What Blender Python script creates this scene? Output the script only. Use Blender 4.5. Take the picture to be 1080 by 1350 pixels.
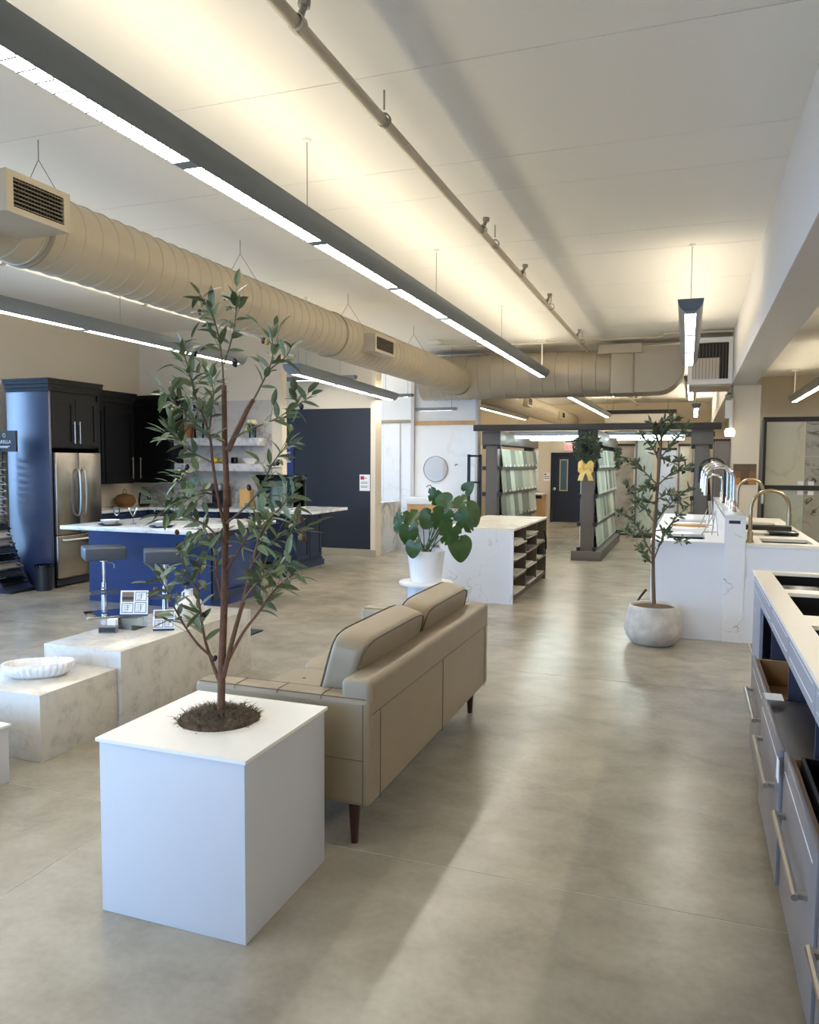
import bpy, bmesh, math, random
from mathutils import Vector, Matrix
random.seed(7)
S = bpy.context.scene
for o in list(bpy.data.objects): bpy.data.objects.remove(o)
COL = S.collection
PI = math.pi
CAMH = 1.70
# ---------------------------------------------------------------- camera
RIGHT = Vector((0.93987, 0.34150, 0.00662)).normalized()
FWD = Vector((-0.34145, 0.93767, -0.06436)).normalized()
UP = RIGHT.cross(FWD).normalized()
cd = bpy.data.cameras.new('camera'); cam = bpy.data.objects.new('camera', cd); COL.objects.link(cam)
cd.sensor_fit = 'HORIZONTAL'; cd.sensor_width = 36; cd.lens = 34.0; cd.clip_start = .05; cd.clip_end = 200
M = Matrix((RIGHT, UP, -FWD)).transposed().to_4x4(); M.translation = (0, 0, CAMH)
cam.matrix_world = M
S.camera = cam
# ---------------------------------------------------------------- world, light, exposure
SKY = 5.6
DOWN = 22.0       # lamp lens emission
UPW = 3.7       # uplight watts per metre
S.view_settings.view_transform = 'Standard'; S.view_settings.look = 'None'
S.view_settings.gamma = 1; S.view_settings.use_curve_mapping = False
S.view_settings.exposure = 0.75
w = bpy.data.worlds.new('sky'); S.world = w; w.use_nodes = True
bgn = w.node_tree.nodes['Background']
bgn.inputs[0].default_value = (0.34, 0.59, 1.0, 1); bgn.inputs[1].default_value = SKY
def portal(loc, rot, sx, sy):
    l = bpy.data.lights.new('window_portal', 'AREA'); l.shape = 'RECTANGLE'; l.size = sx; l.size_y = sy
    l.cycles.is_portal = True
    o = bpy.data.objects.new('window_portal', l); o.location = loc; o.rotation_euler = rot; COL.objects.link(o)
portal((-5.1, -3.02, 1.7), (PI/2, 0, 0), 7.4, 2.9)          # front glazing, faces +Y
portal((-8.95, 2.45, 1.7), (0, -PI/2, 0), 2.9, 10.6)         # left glazing, faces +X

portal((-8.95, 13.0, 1.7), (0, -PI/2, 0), 2.9, 3.5)

# ---------------------------------------------------------------- helpers
def srgb(r, g, b):
    f = lambda c: (c/255/12.92) if c/255 <= .04045 else ((c/255+.055)/1.055)**2.4
    return (f(r), f(g), f(b), 1)
MATS = {}
def mat(name, col, rough=.5, metal=0., bump=0., bscale=40., var=0., vscale=4., emit=0., spec=.5, coat=0., trans=0., alpha=1., ecol=None):
    m = bpy.data.materials.new(name); m.use_nodes = True; nt = m.node_tree; N = nt.nodes; L = nt.links
    b = N['Principled BSDF']; c = srgb(*col) if max(col) > 1.5 else (*col, 1)
    b.inputs['Base Color'].default_value = c; b.inputs['Roughness'].default_value = rough
    b.inputs['Metallic'].default_value = metal; b.inputs['Specular IOR Level'].default_value = spec
    b.inputs['Coat Weight'].default_value = coat; b.inputs['Coat Roughness'].default_value = .08
    b.inputs['Transmission Weight'].default_value = trans; b.inputs['Alpha'].default_value = alpha
    if emit:
        b.inputs['Emission Color'].default_value = ecol or c; b.inputs['Emission Strength'].default_value = emit
    if var or bump:
        tc = N.new('ShaderNodeTexCoord')
    if var:
        n = N.new('ShaderNodeTexNoise'); n.inputs['Scale'].default_value = vscale; n.inputs['Detail'].default_value = 6
        L.new(tc.outputs['Object'], n.inputs['Vector'])
        mx = N.new('ShaderNodeMix'); mx.data_type = 'RGBA'; mx.blend_type = 'MULTIPLY'; mx.inputs[0].default_value = 1
        rp = N.new('ShaderNodeMapRange'); rp.inputs[1].default_value = .3; rp.inputs[2].default_value = .7
        rp.inputs[3].default_value = 1-var; rp.inputs[4].default_value = 1+var*.3
        L.new(n.outputs['Fac'], rp.inputs[0]); mx.inputs[6].default_value = c
        L.new(rp.outputs[0], mx.inputs[7]); L.new(mx.outputs[2], b.inputs['Base Color'])
    if bump:
        n2 = N.new('ShaderNodeTexNoise'); n2.inputs['Scale'].default_value = bscale; n2.inputs['Detail'].default_value = 4
        L.new(tc.outputs['Object'], n2.inputs['Vector'])
        bp = N.new('ShaderNodeBump'); bp.inputs['Strength'].default_value = bump; bp.inputs['Distance'].default_value = .01
        L.new(n2.outputs['Fac'], bp.inputs['Height']); L.new(bp.outputs['Normal'], b.inputs['Normal'])
    MATS[name] = m
    return m
def marble(name, base, vein, scale=1.2, width=.06, rough=.18, warp=1.4, cloud=.12, amount=.8):
    m = bpy.data.materials.new(name); m.use_nodes = True; nt = m.node_tree; N = nt.nodes; L = nt.links
    b = N['Principled BSDF']; b.inputs['Roughness'].default_value = rough
    g = N.new('ShaderNodeNewGeometry')
    n1 = N.new('ShaderNodeTexNoise'); n1.inputs['Scale'].default_value = scale; n1.inputs['Detail'].default_value = 7; n1.inputs['Distortion'].default_value = warp
    L.new(g.outputs['Position'], n1.inputs['Vector'])
    a = N.new('ShaderNodeMath'); a.operation = 'SUBTRACT'; a.inputs[1].default_value = .5; L.new(n1.outputs['Fac'], a.inputs[0])
    ab = N.new('ShaderNodeMath'); ab.operation = 'ABSOLUTE'; L.new(a.outputs[0], ab.inputs[0])
    mr = N.new('ShaderNodeMapRange'); mr.inputs[1].default_value = 0; mr.inputs[2].default_value = width; mr.inputs[3].default_value = amount; mr.inputs[4].default_value = 0
    L.new(ab.outputs[0], mr.inputs[0])
    n2 = N.new('ShaderNodeTexNoise'); n2.inputs['Scale'].default_value = scale*1.7; n2.inputs['Detail'].default_value = 5
    L.new(g.outputs['Position'], n2.inputs['Vector'])
    mr2 = N.new('ShaderNodeMapRange'); mr2.inputs[1].default_value = .45; mr2.inputs[2].default_value = .75; mr2.inputs[3].default_value = 0; mr2.inputs[4].default_value = cloud
    L.new(n2.outputs['Fac'], mr2.inputs[0])
    mk = N.new('ShaderNodeMath'); mk.operation = 'MULTIPLY'; L.new(mr.outputs[0], mk.inputs[0])
    mr3 = N.new('ShaderNodeMapRange'); mr3.inputs[1].default_value = .38; mr3.inputs[2].default_value = .62; mr3.inputs[3].default_value = .05
    L.new(n2.outputs['Fac'], mr3.inputs[0]); L.new(mr3.outputs[0], mk.inputs[1])
    ad = N.new('ShaderNodeMath'); ad.operation = 'ADD'; ad.use_clamp = True; L.new(mk.outputs[0], ad.inputs[0]); L.new(mr2.outputs[0], ad.inputs[1])
    mx = N.new('ShaderNodeMix'); mx.data_type = 'RGBA'; mx.inputs[6].default_value = srgb(*base); mx.inputs[7].default_value = srgb(*vein)
    L.new(ad.outputs[0], mx.inputs[0]); L.new(mx.outputs[2], b.inputs['Base Color'])
    MATS[name] = m
    return m

class B:
    """collects geometry for ONE mesh object"""
    def __init__(s): s.v = []; s.f = []
    def add(s, vs, fs):
        k = len(s.v); s.v += [tuple(p) for p in vs]; s.f += [tuple(i+k for i in f) for f in fs]; return s
    def box(s, x0, x1, y0, y1, z0, z1):
        return s.add([(x0,y0,z0),(x1,y0,z0),(x1,y1,z0),(x0,y1,z0),(x0,y0,z1),(x1,y0,z1),(x1,y1,z1),(x0,y1,z1)],
                     [(0,3,2,1),(4,5,6,7),(0,1,5,4),(1,2,6,5),(2,3,7,6),(3,0,4,7)])
    def tube(s, pts, rad, n=8, caps=True):
        pts = [Vector(p) for p in pts]; r = rad if isinstance(rad, (list, tuple)) else [rad]*len(pts)
        vs = []; fs = []; prev = None
        for i, p in enumerate(pts):
            t = (pts[min(i+1, len(pts)-1)]-pts[max(i-1, 0)])
            t = t.normalized() if t.length > 1e-9 else Vector((0,0,1))
            if prev is None:
                a = Vector((0,0,1)) if abs(t.z) < .9 else Vector((1,0,0))
                u = t.cross(a).normalized()
            else:
                u = (prev-t*prev.dot(t)); u = u.normalized() if u.length > 1e-6 else t.orthogonal().normalized()
            prev = u; q = t.cross(u)
            for k in range(n):
                an = 2*PI*k/n; vs.append(p+(u*math.cos(an)+q*math.sin(an))*r[i])
        for i in range(len(pts)-1):
            for k in range(n):
                k2 = (k+1) % n; fs.append((i*n+k, i*n+k2, (i+1)*n+k2, (i+1)*n+k))
        if caps:
            fs.append(tuple(range(n))[::-1]); fs.append(tuple((len(pts)-1)*n+k for k in range(n)))
        return s.add(vs, fs)
    def lathe(s, prof, c=(0,0,0), n=32, axis='z', caps=False):
        vs = []; fs = []; m = len(prof)
        for (r, h) in prof:
            for k in range(n):
                a = 2*PI*k/n; x, y = r*math.cos(a), r*math.sin(a)
                p = (x, y, h) if axis == 'z' else ((x, h, y) if axis == 'y' else (h, x, y))
                vs.append((p[0]+c[0], p[1]+c[1], p[2]+c[2]))
        for i in range(m-1):
            for k in range(n):
                k2 = (k+1) % n; fs.append((i*n+k, i*n+k2, (i+1)*n+k2, (i+1)*n+k))
        if caps: fs.append(tuple(range(n))[::-1]); fs.append(tuple((m-1)*n+k for k in range(n)))
        return s.add(vs, fs)
    def prism(s, poly, axis, a, b):
        n = len(poly)
        def P(u, v, t): return {'x': (t,u,v), 'y': (u,t,v), 'z': (u,v,t)}[axis]
        vs = [P(u,v,a) for u, v in poly]+[P(u,v,b) for u, v in poly]
        fs = [tuple(range(n))[::-1], tuple(range(n, 2*n))]+[(i, (i+1) % n, (i+1) % n+n, i+n) for i in range(n)]
        return s.add(vs, fs)
    def rot(s, ang, c, axis='Z', start=0):
        R = Matrix.Rotation(ang, 3, axis); c = Vector(c)
        s.v[start:] = [tuple(R@(Vector(p)-c)+c) for p in s.v[start:]]; return s
    def mesh(s, name, smooth=False, bevel=0, seg=2, fix=True):
        me = bpy.data.meshes.new(name); me.from_pydata(s.v, [], s.f)
        bm = bmesh.new(); bm.from_mesh(me)
        if fix: bmesh.ops.recalc_face_normals(bm, faces=bm.faces)
        if bevel:
            ed = [e for e in bm.edges if len(e.link_faces) == 2 and e.calc_face_angle(0) > .5]
            bmesh.ops.bevel(bm, geom=ed, offset=bevel, segments=seg, profile=.5, affect='EDGES', clamp_overlap=True)
        bm.to_mesh(me); bm.free()
        if smooth:
            me.polygons.foreach_set('use_smooth', [True]*len(me.polygons))
            if smooth != 'all':
                try: me.set_sharp_from_angle(angle=math.radians(40))
                except Exception: pass
        return me
    def build(s, name, m, parent=None, smooth=False, bevel=0, seg=2, **k):
        me = s.mesh(name, smooth, bevel, seg); return link(name, me, m, parent, **k)
def link(name, me, m, parent=None, label=None, kind=None):
    o = bpy.data.objects.new(name, me); COL.objects.link(o)
    if m is not None and not me.materials: me.materials.append(MATS[m] if isinstance(m, str) else m)
    if parent is not None: attach(o, parent)
    if label: o['label'] = label
    if kind: o['kind'] = kind
    return o
def wm(o):
    m = Matrix.Translation(o.location) @ o.rotation_euler.to_matrix().to_4x4()
    return (wm(o.parent) @ o.matrix_parent_inverse @ m) if o.parent else m
def attach(o, parent):
    o.parent = parent; o.matrix_parent_inverse = wm(parent).inverted()
def tag(o, label, cat, group=None):
    o['label'] = label; o['category'] = cat
    if group: o['group'] = group
    return o
def thing(name, label, cat, loc=(0,0,0), group=None):
    o = bpy.data.objects.new(name, None); o.location = loc; o.empty_display_size = .1; COL.objects.link(o)
    return tag(o, label, cat, group)
def struct(b, name, m, parent=None, **k):
    o = b.build(name, m, parent, **k)
    if parent is None: o['kind'] = 'structure'
    return o
def box(name, m, dims, parent=None, bevel=0, seg=2, **k): return B().box(*dims).build(name, m, parent, bevel=bevel, seg=seg, smooth=bevel > 0, **k)
def dup(root, loc, rotz=None, label=None, group=None):
    r = root.copy(); COL.objects.link(r); r.location = loc
    if rotz is not None: r.rotation_euler = (0, 0, rotz)
    if label: r['label'] = label
    if group: r['group'] = group
    def rec(src, dst):
        for ch in list(src.children):
            c = ch.copy(); COL.objects.link(c); c.parent = dst; rec(ch, c)
    rec(root, r)
    return r
def pt(px, py, y):
    """world point at depth plane y seen along a viewing direction (used to lay out stems and the like)"""
    d = RIGHT*((px-540)/1020)-UP*((py-675)/1020)+FWD
    return Vector((0,0,CAMH))+d*(y/d.y)
def text(body, size, loc, rot, m, parent, name='lettering', align='CENTER', ext=.001):
    cu = bpy.data.curves.new('t', 'FONT'); cu.body = body; cu.size = size; cu.align_x = align; cu.align_y = 'CENTER'; cu.extrude = ext
    cu.resolution_u = 3
    t = bpy.data.objects.new('t', cu); COL.objects.link(t)
    bpy.context.view_layer.update()
    me = bpy.data.meshes.new_from_object(t.evaluated_get(bpy.context.evaluated_depsgraph_get()))
    me.materials.clear()
    bpy.data.objects.remove(t); bpy.data.curves.remove(cu)
    X = Matrix.Translation(loc) @ (rot.to_matrix().to_4x4() if not isinstance(rot, Matrix) else rot)
    me.transform(X)
    return link(name, me, m, parent)
from mathutils import Euler
FACE_S = Euler((PI/2, 0, 0))      # lettering that faces -Y
FACE_E = Euler((PI/2, 0, PI/2))   # lettering that faces +X
def cushion_mesh(sx, sy, sz, p=3.2, n=12, puff=.0):
    """superellipsoid pillow block centred on the origin"""
    bm = bmesh.new(); bmesh.ops.create_cube(bm, size=2); bmesh.ops.subdivide_edges(bm, edges=bm.edges, cuts=n, use_grid_fill=True)
    for v in bm.verts:
        c = v.co; l = (abs(c.x)**p+abs(c.y)**p+abs(c.z)**p)**(1/p); c /= l
        v.co = (c.x*sx, c.y*sy, c.z*sz)
    me = bpy.data.meshes.new('cushion'); bm.to_mesh(me); bm.free()
    me.polygons.foreach_set('use_smooth', [True]*len(me.polygons)); return me
# ---------------------------------------------------------------- materials
def concrete_floor():
    m = bpy.data.materials.new('polished_concrete'); m.use_nodes = True; nt = m.node_tree; N = nt.nodes; L = nt.links
    b = N['Principled BSDF']; g = N.new('ShaderNodeNewGeometry')
    def noise(sc, det, dist=0, vec=None):
        n = N.new('ShaderNodeTexNoise'); n.inputs['Scale'].default_value = sc; n.inputs['Detail'].default_value = det; n.inputs['Distortion'].default_value = dist
        L.new(vec or g.outputs['Position'], n.inputs['Vector']); return n.outputs['Fac']
    mp = N.new('ShaderNodeMapping'); mp.inputs['Scale'].default_value = (1, 1.25, 1); L.new(g.outputs['Position'], mp.inputs['Vector'])
    a = noise(.9, 4, .2); c = noise(4, 4, .5, mp.outputs['Vector']); d = noise(30, 2)
    r = N.new('ShaderNodeValToRGB'); cr = r.color_ramp
    cr.elements[0].position = .30; cr.elements[0].color = srgb(122, 113, 96); cr.elements[1].position = .70; cr.elements[1].color = srgb(178, 168, 149)
    mixf = N.new('ShaderNodeMath'); mixf.operation = 'MULTIPLY_ADD'; mixf.inputs[1].default_value = .55
    L.new(a, mixf.inputs[0])
    mc = N.new('ShaderNodeMath'); mc.operation = 'MULTIPLY_ADD'; mc.inputs[1].default_value = .33; L.new(c, mc.inputs[0])
    md = N.new('ShaderNodeMath'); md.operation = 'MULTIPLY'; md.inputs[1].default_value = .12; L.new(d, md.inputs[0])
    L.new(md.outputs[0], mc.inputs[2]); L.new(mc.outputs[0], mixf.inputs[2]); L.new(mixf.outputs[0], r.inputs[0])
    L.new(r.outputs[0], b.inputs['Base Color'])
    b.inputs['Roughness'].default_value = .27
    b.inputs['Specular IOR Level'].default_value = .55
    bp = N.new('ShaderNodeBump'); bp.inputs['Strength'].default_value = .05; bp.inputs['Distance'].default_value = .004
    L.new(c, bp.inputs['Height']); L.new(bp.outputs['Normal'], b.inputs['Normal'])
    MATS['polished_concrete'] = m
concrete_floor()
mat('joint_filler', (205, 200, 185), .7)
mat('ceiling_paint', (233, 230, 223), .85, bump=.15, bscale=6)
mat('ceiling_joint', (120, 112, 100), .9)
mat('wall_cream', (222, 210, 190), .8, bump=.05, bscale=80)
mat('wall_white', (238, 240, 242), .5)
mat('beam_paint', (205, 202, 200), .8)
mat('accent_black', (44, 48, 58), .38)
mat('baseboard_tan', (170, 158, 132), .6)
mat('frame_aluminium', (120, 122, 125), .4, metal=.8)
mat('pavement', (190, 188, 182), .9)
mat('duct_beige', (186, 174, 152), .42, metal=.0, var=.04)
mat('duct_seam', (150, 138, 116), .5)
mat('vent_dark', (35, 30, 26), .6)
mat('vent_louvre', (120, 108, 92), .5)
mat('lamp_grey', (134, 140, 143), .4, metal=.15)
mat('lamp_end', (96, 104, 114), .45, metal=.3)
mat('lens', (225, 232, 245), .4, emit=DOWN, ecol=(1, .945, .85, 1))
mat('louvre_blade', (120, 124, 132), .5)
mat('wire', (150, 145, 135), .4, metal=.6)
mat('pipe_paint', (198, 186, 164), .45)
mat('white_paint', (226, 224, 220), .35)
mat('planter_white', (200, 201, 204), .42, bump=.03, bscale=30)
mat('planter_top', (236, 233, 224), .3)
mat('moss', (116, 100, 80), .95, var=.5, vscale=40)
mat('bark', (112, 76, 54), .85, bump=.6, bscale=90, var=.3, vscale=30)
mat('bark_young', (104, 88, 66), .8)
mat('leaf_dark', (78, 94, 60), .45, var=.25, vscale=9)
mat('leaf_mid', (106, 120, 82), .5, var=.25, vscale=9)
mat('leaf_pale', (146, 154, 124), .55, var=.2, vscale=9)
mat('olive_black', (38, 24, 30), .25)
mat('olive_green', (140, 128, 58), .3)
mat('olive_red', (88, 40, 38), .3)
mat('leather', (150, 135, 110), .42, bump=.12, bscale=220, var=.05, vscale=5)
mat('leather_seam', (96, 86, 72), .6)
mat('sofa_leg', (58, 26, 18), .35)
marble('plinth_marble', (206, 200, 188), (168, 162, 150), 5.5, .06, .22, 1.6, .45, .4)
marble('island_marble', (228, 229, 232), (150, 154, 162), 1.7, .012, .2, 1.4, .05, .7)
marble('top_marble', (236, 230, 216), (190, 184, 172), 1.6, .04, .2, 1.4, .1)
marble('quartz_top', (226, 228, 228), (170, 172, 172), 3.0, .06, .14, 1.2, .18)
marble('backsplash_marble', (192, 186, 178), (128, 122, 116), 1.8, .1, .3, 3, .4)
marble('shelf_marble', (206, 204, 204), (150, 150, 154), 3, .09, .3, 2, .4)
marble('post_marble', (234, 234, 236), (150, 146, 146), 3, .012, .2, .5, .05, .8)
marble('bath_marble', (240, 241, 242), (222, 221, 218), .9, .03, .15, 1.5, .06, .6)
marble('slab_grey', (228, 232, 232), (120, 126, 132), .8, .09, .15, 1.4, .2)
marble('slab_cream', (206, 202, 178), (188, 180, 152), .9, .03, .2, 1.5, .12)
marble('slab_green', (190, 196, 180), (170, 176, 158), 1.5, .05, .2, 1.5, .25)
marble('slab_veined', (172, 168, 154), (72, 70, 66), 1.7, .035, .2, 2.4, .3, 1)
marble('slab_brown', (178, 166, 150), (138, 126, 112), 1.6, .1, .25, 2, .3)
marble('slab_bluewhite', (214, 222, 234), (176, 186, 202), 1.2, .05, .15, 1.5, .15)
mat('cabinet_black', (12, 10, 13), .36, spec=.3)
mat('cabinet_side_sheen', (36, 46, 78), .32, spec=1.0, coat=1.)  # dark panel; blue of the sky reflection put into its base colour
MATS['cabinet_side_sheen'].node_tree.nodes['Principled BSDF'].inputs['Coat Roughness'].default_value = .3
mat('stainless', (168, 160, 150), .26, metal=1., var=.06, vscale=1.5)
mat('chrome', (225, 228, 232), .07, metal=1.)
mat('brushed_nickel', (176, 172, 166), .28, metal=1.)
mat('champagne_gold', (176, 160, 130), .28, metal=1.)
mat('navy', (36, 60, 112), .34, coat=.1)
mat('navy_dark', (34, 48, 78), .36)
mat('stool_vinyl', (70, 76, 84), .45)
mat('rug_navy', (38, 46, 64), .95, bump=.4, bscale=200)
mat('ceramic', (240, 240, 238), .15)
mat('ceramic_dish', (236, 234, 230), .2)
mat('vase_rough', (226, 222, 212), .8, bump=.8, bscale=60)
mat('clear_glass', (245, 250, 255), .03, trans=1., spec=.5)
mat('tank_glass', (210, 225, 235), .04, trans=.92)
mat('matte_black', (20, 20, 22), .45)
mat('gloss_black', (14, 14, 16), .12)
mat('plastic_dark', (32, 34, 40), .35)
mat('wood_light', (205, 160, 108), .5, var=.15, vscale=6)
mat('wood_copper', (140, 80, 48), .4, var=.15)
mat('basket', (118, 82, 44), .8, bump=.8, bscale=90)
mat('paper', (240, 240, 240), .7)
mat('paper_photo', (128, 108, 90), .7)
mat('ink', (50, 52, 58), .7)
mat('ink_red', (190, 40, 60), .6)
mat('gold_emblem', (190, 160, 60), .4)
mat('lettering_white', (238, 238, 240), .6)
mat('sign_navy', (40, 58, 112), .5)
mat('rack_grey', (96, 92, 88), .5, var=.06, vscale=3)
mat('rack_dark', (44, 40, 38), .5)
mat('tube_lamp', (230, 245, 245), .4, emit=16, ecol=(.86, 1, .98, 1))
mat('tile_0', (192, 204, 192), .25); mat('tile_1', (150, 162, 156), .25); mat('tile_2', (222, 230, 220), .25)
mat('tile_3', (110, 122, 120), .25); mat('tile_4', (190, 200, 184), .25); mat('tile_5', (158, 164, 152), .25)
mat('door_navy', (34, 38, 52), .4)
mat('door_glass', (70, 100, 116), .1)
mat('exit_red', (225, 40, 60), .4, emit=1.6, ecol=(1, .12, .2, 1))
mat('exit_panel', (236, 224, 222), .4)
mat('wreath_leaf', (70, 84, 66), .6, var=.4, vscale=20)
mat('ribbon_gold', (224, 200, 126), .4, metal=.3)
mat('monstera', (54, 82, 34), .32, var=.3, vscale=10)
mat('monstera_stem', (70, 92, 52), .45)
mat('soil', (52, 42, 34), .95)
mat('pot_stone', (200, 196, 188), .8, bump=.5, bscale=14, var=.3, vscale=9)
mat('gravel', (112, 92, 70), .95)
mat('cubby_wood', (104, 94, 80), .6, var=.1, vscale=2)
mat('tile_sample', (208, 200, 186), .4); mat('tile_sample_dark', (120, 112, 104), .4)
mat('counter_cream', (240, 233, 218), .3)
mat('counter_white', (228, 230, 234), .35)
mat('drawer_grey', (128, 124, 126), .35, metal=.25)
mat('carcass_grey', (150, 154, 166), .4)
mat('inner_navy', (52, 54, 72), .6)
mat('drawer_wood', (170, 134, 90), .55, var=.15, vscale=8)
mat('drawer_wood_dark', (112, 84, 54), .6)
mat('sink_black', (18, 18, 20), .3)
mat('sink_steel', (150, 148, 146), .3, metal=.9)
mat('plaque_a', (186, 126, 50), .4); mat('plaque_b', (128, 92, 52), .4); mat('plaque_c', (98, 78, 54), .4)
mat('lamp_glass', (240, 246, 232), .3, emit=2.0)
mat('flower_cream', (240, 226, 178), .6)
mat('stem_green', (70, 110, 56), .5)
mat('lemon', (214, 180, 60), .4)
mat('yellow_box', (230, 180, 110), .6); mat('teal', (60, 150, 160), .4)
def glass_pane():
    m = bpy.data.materials.new('window_glass'); m.use_nodes = True; nt = m.node_tree; N = nt.nodes; L = nt.links
    N.remove(N['Principled BSDF']); out = N['Material Output']
    t = N.new('ShaderNodeBsdfTransparent'); g = N.new('ShaderNodeBsdfGlossy'); g.inputs['Roughness'].default_value = .02
    fr = N.new('ShaderNodeFresnel'); mx = N.new('ShaderNodeMixShader')
    L.new(fr.outputs[0], mx.inputs[0]); L.new(t.outputs[0], mx.inputs[1]); L.new(g.outputs[0], mx.inputs[2]); L.new(mx.outputs[0], out.inputs['Surface'])
    MATS['window_glass'] = m
    m = m.copy(); m.name = 'thin_glass'; MATS['thin_glass'] = m
    for n in m.node_tree.nodes:
        if n.type == 'BSDF_TRANSPARENT': n.inputs[0].default_value = (.86, .93, .95, 1)
glass_pane()

# ---------------------------------------------------------------- the setting
ZC = 3.85
XL, XR, YF, YB = -8.9, 6.5, -3.0, 29.0
floor = struct(B().box(XL-.2, XR+.2, YF-.2, YB+.2, -.25, -.0015), 'floor', 'joint_filler')
jx = [XL-.2, -8.55, -5.52, -2.48, .56, 3.6, XR+.2]; jy = [YF-.2, -.55, 3.02, 6.15, 9.7, 13.2, 16.8, 20.3, 23.9, YB+.2]
for i in range(len(jx)-1):
    for j in range(len(jy)-1):
        box('slab', 'polished_concrete', (jx[i]+.0025, jx[i+1]-.0025, jy[j]+.0025, jy[j+1]-.0025, -.0015, 0), floor)
ceil = struct(B().box(XL-.2, XR+.2, YF-.2, YB+.2, ZC+.012, ZC+.2), 'ceiling', 'ceiling_joint')
cj = [YF-.2, -1.4, 0, 1.35, 2.7, 4.13, 5.49, 6.13, 7.58, 8.28, 9.75, 11.2, 12.6, 14.0, 15.4, 16.8, 18.2, 19.6, 21, 22.4, 23.8, 25.2, 26.6, YB+.2]
for i in range(len(cj)-1):
    box('plank', 'ceiling_paint', (XL-.2, XR+.2, cj[i]+.004, cj[i+1]-.004, ZC, ZC+.012), ceil)
struct(B().box(-40, 30, -40, 40, -.45, -.3), 'ground', 'pavement')
# glazed shop front behind the viewpoint and along the left side
def glazed(name, axis, pos, a, b, head, n, extra=None, inward=1):
    """wall with a row of n full windows between a and b; axis 'x' = wall runs along x"""
    d = .12
    def bx(u0, u1, z0, z1, t0=-d, t1=0): return (u0, u1, pos+t0, pos+t1, z0, z1) if axis == 'x' else (pos+t0, pos+t1, u0, u1, z0, z1)
    wb = B().box(*bx(a, b, 0, .25)).box(*bx(a, b, head, ZC))
    if extra: wb.box(*bx(extra[0], extra[1], 0, ZC))
    struct(wb, name, 'wall_cream')
    st = (b-a)/n
    for i in range(n):
        global WN
        WN += 1
        u0, u1 = a+i*st, a+(i+1)*st; t = .035
        fr = B()
        fr.box(*bx(u0, u0+t, .25, head, -.09, -.01)).box(*bx(u1-t, u1, .25, head, -.09, -.01))
        fr.box(*bx(u0+t, u1-t, .25, .25+t*1.5, -.09, -.01)).box(*bx(u0+t, u1-t, head-t*1.5, head, -.09, -.01))
        f = struct(fr, 'window_%d' % WN, 'frame_aluminium')
        box('pane', 'window_glass', bx(u0+t, u1-t, .25+t, head-t, -.055, -.047), f)
WN = 0
glazed('wall_front', 'x', YF, -8.8, -1.4, 3.2, 5, extra=(-1.4, XR))
glazed('wall_left', 'y', XL, -2.9, 7.85, 3.2, 7, extra=(7.85, 11.2))
glazed('wall_left_rear', 'y', XL, 11.2, 14.8, 3.2, 2, extra=(14.8, YB))
struct(B().box(XR, XR+.15, YF, YB, 0, ZC), 'wall_right', 'wall_cream')
struct(B().box(XL, XR, YB, YB+.15, 0, ZC), 'wall_back', 'wall_cream')
struct(B().box(XL, -6.15, 10.95, 11.1, 0, ZC), 'wall_kitchen', 'wall_cream')
wa = struct(B().box(XL, -5.34, 12.72, 12.9, 0, ZC).box(-5.34, -5.25, 12.66, 12.94, 0, ZC), 'wall_accent', 'wall_cream')
box('dark_paint_panel', 'accent_black', (-7.8, -5.345, 12.705, 12.72, .13, 2.65), wa, label='charcoal painted lower part of the wall')
struct(B().box(-7.8, -5.30, 12.69, 12.705, 0, .13).box(-5.36, -5.235, 12.64, 12.66, 0, .13), 'baseboard_accent', 'baseboard_tan')
box('added_bounce_panel', 'wall_white', (XL+.01, -5.27, 12.9, 12.92, 0, ZC), wa)  # unseen white sheet added to give the round mirror something bright to reflect
wb = struct(B().box(XL, -4.02, 15.0, 15.15, 0, ZC), 'wall_bath', 'wall_white')
struct(B().box(-5.40, -5.33, 14.9, 15.0, 0, ZC), 'trim_1', 'beam_paint')
struct(B().box(-4.045, -4.0, 14.93, 15.16, 0, ZC), 'trim_2', 'beam_paint')
struct(B().box(-6.6, -5.40, 14.95, 15.0, 2.50, 2.56), 'trim_3', 'baseboard_tan')
struct(B().box(-5.33, -4.045, 14.94, 15.0, 2.45, 2.53), 'trim_4', 'wood_light')
wd = struct(B().box(-8.5, -3.77, 22.2, 22.35, 0, 2.72).box(-2.88, -1.9, 22.2, 22.35, 0, 2.72).box(-3.77, -2.88, 22.2, 22.35, 1.99, 2.72), 'wall_partition', 'wall_cream')
struct(B().box(1.05, XR, 21.2, 21.35, 0, ZC), 'wall_right_room', 'wall_cream')
struct(B().box(.58, .95, YF, YB, 3.0, ZC), 'beam', 'beam_paint', bevel=.006)
struct(B().box(.615, 1.045, 14.0, 14.4, 0, 3.0), 'column', 'wall_cream', bevel=.004)

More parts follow.
